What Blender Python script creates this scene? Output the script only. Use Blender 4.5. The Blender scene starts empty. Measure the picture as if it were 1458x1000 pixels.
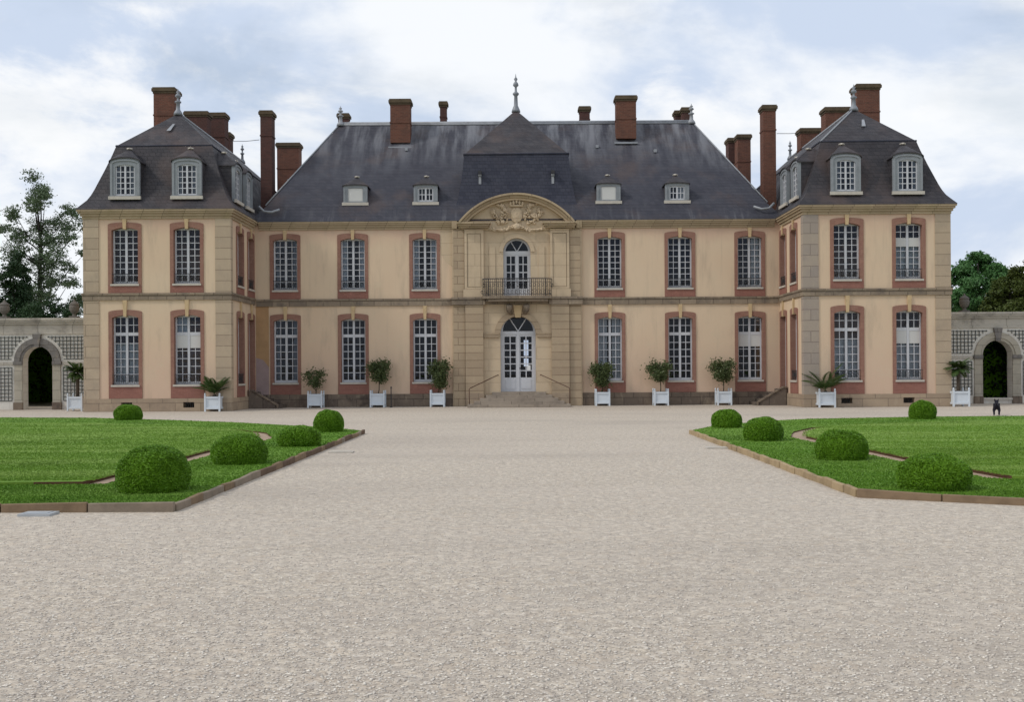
import bpy, bmesh, math, random
import numpy as np
from mathutils import Vector, Matrix, noise as mnoise
random.seed(7); RNG = np.random.default_rng(7)
PI = math.pi
scene = bpy.context.scene
COL = scene.collection
CAM_Y, CAM_Z, F = -53.0, 1.7, 1600.0          # the main front of the chateau stands on y = 0
YF = -4.4                                      # front of the two wings
WI, WO = 12.4, 18.72                           # inner and outer side of a wing
WC = (WI + WO) / 2

# ------------------------------------------------------------------ materials
class NT:
    def __init__(s, name):
        s.m = bpy.data.materials.new(name); s.m.use_nodes = True
        s.t = s.m.node_tree; s.t.nodes.clear()
        s.out = s.n('ShaderNodeOutputMaterial'); s.pos = s.n('ShaderNodeNewGeometry').outputs['Position']
    def n(s, typ, **kw):
        nd = s.t.nodes.new(typ)
        for k, v in kw.items(): setattr(nd, k, v)
        return nd
    def put(s, sock, v):
        if hasattr(v, 'is_output') or isinstance(v, bpy.types.NodeSocket): s.t.links.new(v, sock)
        elif isinstance(v, (tuple, list)): sock.default_value = (*v, 1.0) if len(v) == 3 and sock.type == 'RGBA' else v
        else: sock.default_value = v
    def mapv(s, scale=(1, 1, 1), loc=(0, 0, 0), vec=None):
        nd = s.n('ShaderNodeMapping'); s.put(nd.inputs['Vector'], vec or s.pos)
        nd.inputs['Scale'].default_value = scale; nd.inputs['Location'].default_value = loc
        return nd.outputs[0]
    def noise(s, scale, detail=4, rough=.55, vec=None, dist=0):
        nd = s.n('ShaderNodeTexNoise'); s.put(nd.inputs['Vector'], vec or s.pos)
        nd.inputs['Scale'].default_value = scale; nd.inputs['Detail'].default_value = detail
        nd.inputs['Roughness'].default_value = rough; nd.inputs['Distortion'].default_value = dist
        return nd.outputs['Fac']
    def step(s, v, a, b, lo=0., hi=1.):
        nd = s.n('ShaderNodeMapRange'); nd.interpolation_type = 'SMOOTHSTEP'
        s.put(nd.inputs['Value'], v)
        for i, x in zip(('From Min', 'From Max', 'To Min', 'To Max'), (a, b, lo, hi)): nd.inputs[i].default_value = x
        return nd.outputs[0]
    def math(s, op, a, b=0.):
        nd = s.n('ShaderNodeMath', operation=op); s.put(nd.inputs[0], a); s.put(nd.inputs[1], b); return nd.outputs[0]
    def mix(s, f, a, b, mode='MIX'):
        nd = s.n('ShaderNodeMix', data_type='RGBA', blend_type=mode)
        s.put(nd.inputs[0], f); s.put(nd.inputs[6], a); s.put(nd.inputs[7], b); return nd.outputs[2]
    def sep(s):
        nd = s.n('ShaderNodeSeparateXYZ'); s.put(nd.inputs[0], s.pos); return nd.outputs
    def brick(s, w, h, c1, c2, mortar, size=.02, bias=0., off=(0, 0)):
        x, y, z = s.sep()
        cb = s.n('ShaderNodeCombineXYZ'); s.put(cb.inputs[0], s.math('ADD', s.math('ADD', x, y), off[0])); s.put(cb.inputs[1], s.math('ADD', z, off[1]))
        nd = s.n('ShaderNodeTexBrick'); s.put(nd.inputs['Vector'], cb.outputs[0])
        nd.inputs['Scale'].default_value = 1; nd.inputs['Brick Width'].default_value = w; nd.inputs['Row Height'].default_value = h
        nd.inputs['Mortar Size'].default_value = size; nd.inputs['Mortar Smooth'].default_value = .3; nd.inputs['Bias'].default_value = bias
        for k, c in zip(('Color1', 'Color2', 'Mortar'), (c1, c2, mortar)): s.put(nd.inputs[k], c)
        return nd.outputs['Color'], nd.outputs['Fac']
    def done(s, col, rough=.8, spec=.3, bump=None, dist=.02, strength=.5, metal=0., sss=None):
        b = s.n('ShaderNodeBsdfPrincipled'); s.put(b.inputs['Base Color'], col); s.put(b.inputs['Roughness'], rough)
        b.inputs['Specular IOR Level'].default_value = spec; b.inputs['Metallic'].default_value = metal
        if bump is not None:
            bp = s.n('ShaderNodeBump'); s.put(bp.inputs['Height'], bump); bp.inputs['Distance'].default_value = dist; bp.inputs['Strength'].default_value = strength
            s.t.links.new(bp.outputs[0], b.inputs['Normal'])
        s.t.links.new(b.outputs[0], s.out.inputs['Surface']); return s.m

def m_plaster():
    s = NT('cream_render'); x, y, z = s.sep()
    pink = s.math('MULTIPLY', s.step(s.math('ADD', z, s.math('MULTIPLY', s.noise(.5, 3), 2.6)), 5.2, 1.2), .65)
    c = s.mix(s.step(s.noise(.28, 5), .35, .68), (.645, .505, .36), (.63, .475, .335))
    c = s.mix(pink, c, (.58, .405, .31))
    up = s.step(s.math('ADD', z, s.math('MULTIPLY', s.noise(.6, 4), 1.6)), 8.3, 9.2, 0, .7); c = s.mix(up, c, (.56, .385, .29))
    c = s.mix(s.step(s.noise(1.0, 6, .65, s.mapv((1.6, 1.6, .35))), .48, .74, 0, .6), c, (.44, .345, .255))
    c = s.mix(s.step(s.noise(1.0, 5, .65, s.mapv((5, 5, .22), (3, 2, 1))), .56, .74, 0, .35), c, (.42, .335, .25))
    c = s.mix(s.step(s.noise(.9, 5, .6, s.mapv(loc=(7, 3, 9))), .55, .72, 0, .5), c, (.60, .49, .35))
    return s.done(c, .9, .15, s.noise(25, 5, .7), .012, .35)
def m_stone(name, a, b, mort, w=.95, h=.42, stain=.5, sc=(.2, .18, .15), off=(0, 0)):
    s = NT(name)
    c, f = s.brick(w, h, a, b, mort, .016, 0, off)
    c = s.mix(s.step(s.noise(1.3, 6, .65), .45, .75, 0, stain), c, sc)
    c = s.mix(s.step(s.noise(6, 5, .7, s.mapv((1, 1, .5))), .5, .8, 0, .3), c, (.55, .46, .33))
    return s.done(c, .9, .15, s.math('SUBTRACT', s.noise(14, 6, .7), s.math('MULTIPLY', f, .6)), .02, .5)
def m_slate(name, a, b, streaks, brown=.5, lich=(.27, .28, .30)):
    s = NT(name); x, y, z = s.sep()
    c, f = s.brick(.26, .17, a, b, tuple(v * .65 for v in a), .008, 0)
    c = s.mix(s.step(s.noise(.45, 5, .6, s.mapv(loc=(3, 1, 5))), .48, .70, 0, brown), c, (.085, .062, .058))
    c = s.mix(s.step(s.noise(2.2, 6, .7), .55, .8, 0, .5), c, tuple(v * 1.5 for v in a))
    if streaks:
        st = s.noise(1.0, 4, .6, s.mapv((1.7, .3, .16)))
        hi = s.step(s.math('ADD', z, s.math('MULTIPLY', s.noise(.35, 3), 2.5)), 12.0, 16.2)
        c = s.mix(s.math('MULTIPLY', s.step(st, .36, .66), s.math('MULTIPLY', hi, .95)), c, lich)
        lo = s.step(s.math('ADD', z, s.math('MULTIPLY', s.noise(.7, 3), 1.2)), 10.4, 9.4)
        c = s.mix(s.math('MULTIPLY', s.step(s.noise(1, 4, .6, s.mapv((2.5, .3, .3))), .52, .7), s.math('MULTIPLY', lo, .35)), c, (.18, .18, .19))
    return s.done(c, s.step(s.noise(1.5, 4), .3, .7, .5, .75), .3, s.math('SUBTRACT', s.noise(9, 4), f), .015, .6)
def m_brick(name, a, b, mort, w=.22, h=.075, stain=.5, sc=(.08, .055, .045)):
    s = NT(name); c, f = s.brick(w, h, a, b, mort, .008)
    c = s.mix(s.step(s.noise(1.6, 6, .65), .45, .75, 0, stain), c, sc)
    c = s.mix(s.step(s.noise(3.5, 5, .65, s.mapv((1, 1, .4))), .55, .8, 0, .4), c, tuple(min(1, v * 1.7) for v in a))
    return s.done(c, .9, .15, s.math('SUBTRACT', s.noise(18, 5), s.math('MULTIPLY', f, .5)), .015, .5)
def m_plain(name, col, var=.3, scale=4, rough=.6, spec=.3, metal=0., dark=.55, bump=.3):
    s = NT(name)
    c = s.mix(s.step(s.noise(scale, 5, .65), .35, .75, 0, var), col, tuple(v * dark for v in col))
    return s.done(c, rough, spec, s.noise(scale * 6, 4, .6), .006, bump, metal)
def m_leaf(name, a, b, c3=None, sc=1.2, rough=.55, fine=14, tl=.25):
    s = NT(name)
    c = s.mix(s.step(s.noise(sc, 3), .35, .65), a, b)
    c = s.mix(s.step(s.noise(fine, 2), .45, .7, 0, .6), c, c3 or tuple(v * 1.5 for v in b))
    b_ = s.n('ShaderNodeBsdfPrincipled'); s.put(b_.inputs['Base Color'], c); b_.inputs['Roughness'].default_value = rough; b_.inputs['Specular IOR Level'].default_value = .25
    tr = s.n('ShaderNodeBsdfTranslucent'); s.put(tr.inputs['Color'], c)
    mx = s.n('ShaderNodeMixShader'); mx.inputs[0].default_value = tl
    s.t.links.new(b_.outputs[0], mx.inputs[1]); s.t.links.new(tr.outputs[0], mx.inputs[2]); s.t.links.new(mx.outputs[0], s.out.inputs['Surface'])
    return s.m
def m_glass():
    s = NT('old_window_glass')
    bp = s.n('ShaderNodeBump'); s.put(bp.inputs['Height'], s.noise(2.3, 2)); bp.inputs['Distance'].default_value = .05; bp.inputs['Strength'].default_value = .25
    fr = s.n('ShaderNodeFresnel'); fr.inputs[0].default_value = 1.42; s.t.links.new(bp.outputs[0], fr.inputs['Normal'])
    gl = s.n('ShaderNodeBsdfGlossy'); gl.inputs['Roughness'].default_value = .03; s.t.links.new(bp.outputs[0], gl.inputs['Normal']); s.put(gl.inputs['Color'], (.68, .74, .88))
    tp = s.n('ShaderNodeBsdfTransparent'); s.put(tp.inputs['Color'], (.66, .70, .76))
    mx = s.n('ShaderNodeMixShader'); s.t.links.new(fr.outputs[0], mx.inputs[0]); s.t.links.new(tp.outputs[0], mx.inputs[1]); s.t.links.new(gl.outputs[0], mx.inputs[2])
    s.t.links.new(mx.outputs[0], s.out.inputs['Surface']); return s.m
def m_gravel():
    s = NT('pale_gravel')
    def vor(scale):
        nd = s.n('ShaderNodeTexVoronoi'); nd.feature = 'F1'; s.put(nd.inputs['Vector'], s.pos); nd.inputs['Scale'].default_value = scale; return nd
    v1, v2 = vor(46), vor(24)
    sp = s.n('ShaderNodeSeparateColor'); s.put(sp.inputs[0], v1.outputs['Color'])
    sp2 = s.n('ShaderNodeSeparateColor'); s.put(sp2.inputs[0], v2.outputs['Color'])
    c = s.mix(sp.outputs[0], (.40, .34, .268), (.71, .62, .50))
    c = s.mix(s.math('MULTIPLY', s.step(sp2.outputs[1], .55, .97), .5), c, (.30, .26, .22))
    c = s.mix(s.math('MULTIPLY', s.step(sp2.outputs[2], .6, .97), .5), c, (.76, .68, .57))
    c = s.mix(s.math('MULTIPLY', s.step(sp.outputs[1], .8, .95), .6), c, (.74, .69, .62))
    c = s.mix(s.step(s.noise(.22, 5, .6, s.mapv((.5, 1, 1))), .42, .66, 0, .5), c, (.385, .335, .285))
    c = s.mix(s.step(s.noise(1.6, 6, .7, s.mapv((.45, 1, 1))), .52, .72, 0, .35), c, (.58, .51, .42))
    c = s.mix(s.step(s.noise(.9, 6, .7, s.mapv((.5, 1.2, 1), (4, 8, 2))), .56, .74, 0, .3), c, (.35, .295, .245))
    c = s.mix(s.step(s.noise(.55, 5, .6, s.mapv((.12, .8, 1), (2, 5, 1))), .45, .62, 0, .5), c, (.61, .535, .445))
    c = s.mix(s.step(s.noise(9, 8, .82), .40, .60, 0, .7), c, (.33, .285, .245))
    c = s.mix(s.step(s.noise(13, 8, .85, s.mapv(loc=(9, 4, 2))), .52, .66, 0, .6), c, (.70, .63, .54))
    c = s.mix(s.step(s.noise(4, 6, .7, s.mapv(loc=(1, 8, 6))), .50, .66, 0, .35), c, (.50, .40, .30))
    h = s.math('ADD', s.math('MULTIPLY', v1.outputs['Distance'], -1.), s.math('MULTIPLY', s.noise(2.5, 4), 1.0))
    return s.done(c, .9, .2, h, .013, .5)
def m_lawn(name, a, b, mow_stripe):
    s = NT(name)
    c = s.mix(s.step(s.noise(.5, 5, .6), .35, .65), a, b)
    c = s.mix(s.step(s.noise(1, 4, .55, s.mapv((.10, .8, 1))), .44, .60, 0, .9), c, mow_stripe)  # paler mowing stripes drawn out across the lawn
    c = s.mix(s.step(s.noise(.35, 5, .65, s.mapv(loc=(5, 9, 1))), .50, .68, 0, .6), c, tuple(v * .72 for v in a))
    c = s.mix(s.step(s.noise(2.6, 6, .7, s.mapv((.5, 1, 1))), .55, .72, 0, .35), c, (mow_stripe[0]*1.25, mow_stripe[1]*1.02, mow_stripe[2]*1.1))
    c = s.mix(s.step(s.noise(30, 4, .7), .5, .8, 0, .5), c, tuple(v * .5 for v in a))
    return s.done(c, .85, .15, s.noise(60, 4, .7), .02, .5)

M = {}
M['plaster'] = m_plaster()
M['ochre'] = m_plain('bare_ochre_render', (.44, .275, .145), .4, 1.5, .9, .15)
M['mauve'] = m_plain('damp_mauve_render', (.36, .27, .26), .4, 1.5, .9, .15)
M['quoin'] = m_stone('quoin_stone', (.47, .375, .27), (.40, .315, .23), (.25, .195, .14), 3.3, .47, .45, (.29, .24, .19))
M['quoin_grey'] = m_stone('grey_quoin_stone', (.37, .31, .25), (.31, .265, .23), (.22, .18, .155), 3.3, .47, .5, (.25, .215, .21))
M['ashlar'] = m_stone('ashlar_stone', (.56, .445, .31), (.515, .405, .28), (.43, .335, .235), 1.5, .55, .45, (.40, .315, .22))
M['rustic'] = m_stone('rusticated_stone', (.43, .335, .23), (.36, .275, .19), (.225, .165, .11), 6, .36, .5, (.31, .245, .175))
M['cornice'] = m_stone('cornice_stone', (.42, .33, .22), (.34, .265, .18), (.21, .165, .11), .9, 5, .75, (.29, .235, .135))
M['band'] = m_stone('weathered_band_stone', (.29, .23, .17), (.20, .16, .12), (.12, .095, .07), .8, 5, .85, (.125, .105, .09))
M['plinth'] = m_stone('mossy_shaded_plinth_stone', (.21, .165, .125), (.155, .12, .095), (.09, .07, .06), .9, .36, .85, (.065, .052, .048))  # mossy stone, its colour darkened further to include shade at the wall foot
M['plinth_wing'] = m_stone('plinth_stone', (.40, .31, .22), (.33, .255, .185), (.22, .17, .125), 1.1, .36, .55, (.2, .155, .12))
M['step'] = m_stone('step_stone', (.34, .285, .23), (.28, .235, .19), (.17, .14, .11), 1.4, 5, .6, (.14, .115, .095))
M['dark_step'] = m_stone('mossy_dark_stone', (.16, .13, .105), (.12, .095, .08), (.06, .05, .045), .8, 5, .6, (.05, .042, .04))
M['slate'] = m_slate('old_slate', (.038, .039, .053), (.050, .050, .064), True, .65, (.20, .205, .225))
M['slate_wing'] = m_slate('wing_slate', (.034, .032, .038), (.052, .047, .052), False, .75)
M['slate_new'] = m_slate('blue_slate', (.030, .033, .052), (.044, .047, .068), False, .12)
M['zinc'] = m_plain('weathered_zinc', (.30, .315, .34), .5, 3, .5, .5)
M['lead'] = m_plain('lead_grey_metal', (.22, .24, .27), .4, 4, .45, .5)
M['brick'] = m_brick('chimney_brick', (.165, .072, .050), (.12, .055, .041), (.15, .095, .072))
M['brick_dark'] = m_brick('dark_chimney_brick', (.105, .050, .043), (.08, .042, .037), (.09, .06, .052))  # darker brick for some of the chimneys and the flues
M['cap'] = m_plain('mossy_chimney_cap', (.115, .088, .058), .8, 3, .9, .15)
M['surround'] = m_brick('red_brick_surround', (.29, .16, .12), (.26, .138, .105), (.29, .18, .138), .26, .085, .55, (.235, .105, .085))
M['apron'] = m_brick('crimson_brick_apron', (.285, .135, .105), (.25, .115, .09), (.28, .15, .12), .26, .085, .5, (.21, .10, .085))
M['keystone'] = m_plain('keystone_stone', (.55, .41, .24), .4, 3, .9, .15)
M['sill'] = m_plain('sill_stone', (.52, .48, .42), .35, 5, .8, .2)
M['white'] = m_plain('white_joinery_paint', (.53, .54, .57), .25, 3, .45, .4, dark=.75)
M['grey_wood'] = m_plain('grey_dormer_paint', (.25, .27, .29), .5, 3, .6, .3, dark=.65)
M['shutter'] = m_plain('pale_inner_shutter', (.60, .64, .66), .2, 2, .6, .3, dark=.8)
M['curtain'] = m_plain('net_curtain', (.66, .68, .66), .3, 3, .9, .1, dark=.75)
M['board'] = m_plain('white_board', (.56, .56, .545), .2, 1.5, .7, .2, dark=.85)
M['glass'] = m_glass()
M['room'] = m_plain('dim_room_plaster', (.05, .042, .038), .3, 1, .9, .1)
M['iron'] = m_plain('wrought_iron', (.028, .028, .032), .3, 8, .5, .4)
M['rust_iron'] = m_plain('rusty_iron_rail', (.11, .062, .04), .4, 8, .6, .3)
M['gravel'] = m_gravel()
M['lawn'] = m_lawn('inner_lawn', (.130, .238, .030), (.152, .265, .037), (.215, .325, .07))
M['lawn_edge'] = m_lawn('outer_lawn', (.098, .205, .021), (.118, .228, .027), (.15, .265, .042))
M['cut'] = m_plain('cut_turf_edge', (.10, .055, .032), .5, 6, .95, .1)
M['soil'] = m_plain('bare_sandy_soil', (.40, .30, .22), .5, 6, .95, .1)
M['blade'] = m_leaf('grass_blade', (.15, .27, .036), (.135, .25, .030), (.18, .30, .055), .6)
M['blade_edge'] = m_leaf('long_grass_blade', (.115, .235, .026), (.10, .21, .022), (.15, .27, .04), .6)
M['box'] = m_leaf('box_leaf', (.095, .215, .009), (.125, .27, .012), (.20, .38, .024), 2, .5, 30, .10)
M['box_core'] = m_plain('box_twig', (.075, .17, .008), .4, 8, .9, .1)
M['tall_leaf'] = m_leaf('dark_tree_leaf', (.078, .12, .060), (.10, .15, .074), (.15, .195, .11), .5, .5, 5)
M['conifer'] = m_leaf('evergreen_leaf', (.020, .046, .018), (.030, .064, .022), (.042, .085, .028), .6, .5, 5)
M['round_leaf'] = m_leaf('mid_green_leaf', (.055, .14, .042), (.075, .18, .054), (.11, .23, .07), .4, .5, 4)
M['olive_leaf'] = m_leaf('olive_leaf', (.052, .075, .014), (.072, .10, .02), (.10, .125, .028), .5, .5, 4)
M['shade_leaf'] = m_leaf('shade_dark_hedge_leaf', (.004, .008, .004), (.006, .012, .005), (.012, .024, .01), 1, .6, 5)  # near-black leaf colour carries the shade behind the arches
M['citrus'] = m_leaf('citrus_leaf', (.065, .095, .036), (.09, .12, .044), (.15, .17, .07), 4, .45, 18)
M['palm'] = m_leaf('palm_frond', (.045, .085, .025), (.065, .11, .03), (.11, .15, .045), 3, .45, 12)
M['bark'] = m_plain('bark', (.085, .068, .052), .5, 5, .9, .1)
M['dark_bark'] = m_plain('dark_bark', (.03, .026, .022), .5, 5, .9, .1)
M['planter'] = m_plain('pale_blue_white_paint', (.62, .67, .72), .25, 5, .5, .3, dark=.8)
M['gwall'] = m_stone('garden_wall_stone', (.68, .655, .60), (.64, .61, .56), (.55, .52, .47), 1.4, .4, .4, (.36, .33, .29))
M['gcornice'] = m_stone('garden_cornice_stone', (.47, .44, .385), (.41, .38, .33), (.26, .24, .21), 1.6, 5, .75, (.17, .155, .14))
M['arch'] = m_stone('grey_arch_stone', (.20, .185, .175), (.17, .16, .15), (.12, .11, .10), .5, .3, .5, (.16, .15, .14))
M['pier'] = m_stone('pale_pier_stone', (.42, .385, .32), (.36, .33, .27), (.26, .24, .2), 1.2, .45, .5, (.22, .2, .16))
M['trellis'] = m_plain('dark_trellis_wood', (.08, .088, .085), .3, 5, .7, .2)
M['timber'] = m_plain('weathered_timber', (.235, .165, .105), .6, 4, .9, .15)
M['timber_dark'] = m_plain('dark_timber', (.15, .10, .068), .6, 4, .9, .15)
M['timber_grey'] = m_plain('greyed_timber', (.26, .21, .16), .6, 4, .9, .15)
M['timber_tan'] = m_plain('tan_timber', (.35, .26, .155), .6, 4, .9, .15)
M['timber_pale'] = m_plain('pale_timber', (.40, .30, .18), .5, 4, .9, .15)
M['cover'] = m_plain('grey_metal_cover', (.38, .40, .42), .3, 6, .5, .5)
M['dog'] = m_plain('black_fur', (.012, .011, .018), .3, 20, .8, .2)
M['earth'] = m_plain('potting_soil', (.05, .036, .025), .4, 12, .95, .1)
M['paper'] = m_plain('white_paper', (.75, .77, .78), .1, 3, .8, .2, dark=.9)
M['moss'] = m_plain('lichen_stone', (.16, .145, .13), .6, 4, .95, .1)

# ------------------------------------------------------------------ mesh helpers
FRONT = lambda u, v, w: (u, w, v)
class MB:
    def __init__(s): s.bm = bmesh.new()
    def box(s, x0, x1, y0, y1, z0, z1):
        v = [s.bm.verts.new(p) for p in ((x0,y0,z0),(x1,y0,z0),(x1,y1,z0),(x0,y1,z0),(x0,y0,z1),(x1,y0,z1),(x1,y1,z1),(x0,y1,z1))]
        for f in ((0,3,2,1),(4,5,6,7),(0,1,5,4),(1,2,6,5),(2,3,7,6),(3,0,4,7)): s.bm.faces.new([v[i] for i in f])
        return s
    def poly(s, pts):
        s.bm.faces.new([s.bm.verts.new(p) for p in pts]); return s
    def plate(s, outer, holes, w0, w1, mp=FRONT):
        for w in (w0, w1):
            ed = []
            for lp in [outer] + holes:
                vs = [s.bm.verts.new(mp(u, v, w)) for u, v in lp]
                ed += [s.bm.edges.new((vs[i], vs[(i + 1) % len(vs)])) for i in range(len(vs))]
            n = Vector(mp(0, 0, 1)) - Vector(mp(0, 0, 0))
            bmesh.ops.triangle_fill(s.bm, edges=ed, use_beauty=True, use_dissolve=False, normal=n)
        for lp in [outer] + holes:
            a = [s.bm.verts.new(mp(u, v, w0)) for u, v in lp]; b = [s.bm.verts.new(mp(u, v, w1)) for u, v in lp]
            for i in range(len(lp)):
                j = (i + 1) % len(lp); s.bm.faces.new((a[i], a[j], b[j], b[i]))
        return s
    def tube(s, pts, rad, seg=8, cap=True):
        pts = [Vector(p) for p in pts]; rings = []
        if not isinstance(rad, (list, tuple)): rad = [rad] * len(pts)
        for i, p in enumerate(pts):
            d = (pts[min(i + 1, len(pts) - 1)] - pts[max(i - 1, 0)]).normalized()
            a = d.cross(Vector((0, 0, 1)) if abs(d.z) < .9 else Vector((1, 0, 0))).normalized(); b = d.cross(a)
            rings.append([s.bm.verts.new(p + (a * math.cos(2*PI*k/seg) + b * math.sin(2*PI*k/seg)) * rad[i]) for k in range(seg)])
        for r0, r1 in zip(rings, rings[1:]):
            for k in range(seg): s.bm.faces.new((r0[k], r0[(k+1) % seg], r1[(k+1) % seg], r1[k]))
        if cap:
            s.bm.faces.new(rings[0]); s.bm.faces.new(rings[-1])
        return s
    def lathe(s, prof, c=(0, 0, 0), seg=12):
        rings = [[s.bm.verts.new((c[0] + r*math.cos(2*PI*k/seg), c[1] + r*math.sin(2*PI*k/seg), c[2] + z)) for k in range(seg)] for r, z in prof]
        for r0, r1 in zip(rings, rings[1:]):
            for k in range(seg): s.bm.faces.new((r0[k], r0[(k+1) % seg], r1[(k+1) % seg], r1[k]))
        s.bm.faces.new(rings[0]); s.bm.faces.new(rings[-1]); return s
    def blob(s, c, r, jit=.12, seed=0, sub=2, rot=None):
        vs = bmesh.ops.create_icosphere(s.bm, subdivisions=sub, radius=1)['verts']
        for v in vs:
            k = 1 + jit * mnoise.noise(v.co * 2.3 + Vector((seed, seed * 2, 0)))
            p = Vector((v.co.x * r[0] * k, v.co.y * r[1] * k, v.co.z * r[2] * k))
            if rot: p = rot @ p
            v.co = p + Vector(c)
        return s
    def build(s, name, mat, parent=None, loc=(0, 0, 0), smooth=False, recalc=True, mats=None):
        if recalc: bmesh.ops.recalc_face_normals(s.bm, faces=s.bm.faces[:])
        me = bpy.data.meshes.new(name); s.bm.to_mesh(me); s.bm.free()
        return link(name, me, mat, parent, loc, smooth)
def link(name, me, mat, parent=None, loc=(0, 0, 0), smooth=False):
    if mat is not None: me.materials.append(mat)
    if smooth: me.polygons.foreach_set('use_smooth', [True] * len(me.polygons))
    o = bpy.data.objects.new(name, me); COL.objects.link(o); o.location = loc
    if parent: o.parent = parent
    return o
def npmesh(name, V, Fc, mat, parent=None, loc=(0, 0, 0), smooth=False):
    me = bpy.data.meshes.new(name); V = np.asarray(V, np.float32); Fc = np.asarray(Fc, np.int32); k = Fc.shape[1]
    me.vertices.add(len(V)); me.vertices.foreach_set('co', V.ravel())
    me.loops.add(Fc.size); me.loops.foreach_set('vertex_index', Fc.ravel())
    me.polygons.add(len(Fc)); me.polygons.foreach_set('loop_start', np.arange(0, Fc.size, k, dtype=np.int32))
    try: me.polygons.foreach_set('loop_total', np.full(len(Fc), k, np.int32))
    except Exception: pass
    me.update(calc_edges=True); me.validate()
    return link(name, me, mat, parent, loc, smooth)
def tag(o, label=None, cat=None, group=None, kind=None):
    for k, v in (('label', label), ('category', cat), ('group', group), ('kind', kind)):
        if v: o[k] = v
    return o
def empty(name, loc=(0, 0, 0), rz=0, parent=None):
    o = bpy.data.objects.new(name, None); COL.objects.link(o); o.location = loc; o.rotation_euler.z = rz; o.empty_display_size = .3
    if parent: o.parent = parent
    return o
def copy_tree(o, parent=None):
    c = o.copy(); COL.objects.link(c); c.parent = parent if parent else o.parent
    for ch in list(o.children): copy_tree(ch, c)
    return c
def arch(cx, z0, z1, w, rise, n=10):
    """outline of an opening with an arched head: z1 is the crown"""
    h = w / 2; zs = z1 - rise; R = (h*h + rise*rise) / (2 * rise); a = math.asin(min(1, h / R))
    pts = [(cx - h, z0), (cx + h, z0)]
    for i in range(n + 1):
        t = a - 2 * a * i / n; pts.append((cx + R * math.sin(t), z1 - R + R * math.cos(t)))
    return pts
def rect(x0, x1, z0, z1): return [(x0, z0), (x1, z0), (x1, z1), (x0, z1)]
def px(x, y, depth):
    """photo pixel -> world point at that distance from the camera"""
    u = x - .0065 * (y - 527); v = y + .0065 * (x - 737)
    return (u - 737) * depth / F, depth + CAM_Y, CAM_Z - (v - 527) * depth / F
def pxg(x, y):
    return px(x, y, F * CAM_Z / (y + .0065 * (x - 737) - 527))

# ------------------------------------------------------------------ chateau
ch = tag(empty('chateau'), 'cream rendered country mansion with slate roofs, brick chimneys and two projecting wings', 'mansion')
LO, UP = (1.16, 4.18), (5.53, 7.97)              # sill and crown of the two rows of windows
OW = 1.14
MAINX = [-10.93, -7.74, -4.35, 4.37, 7.69, 10.98]
WINGX = [14.27, 16.95]
SIDEY = [-2.7, -.68]

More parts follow.
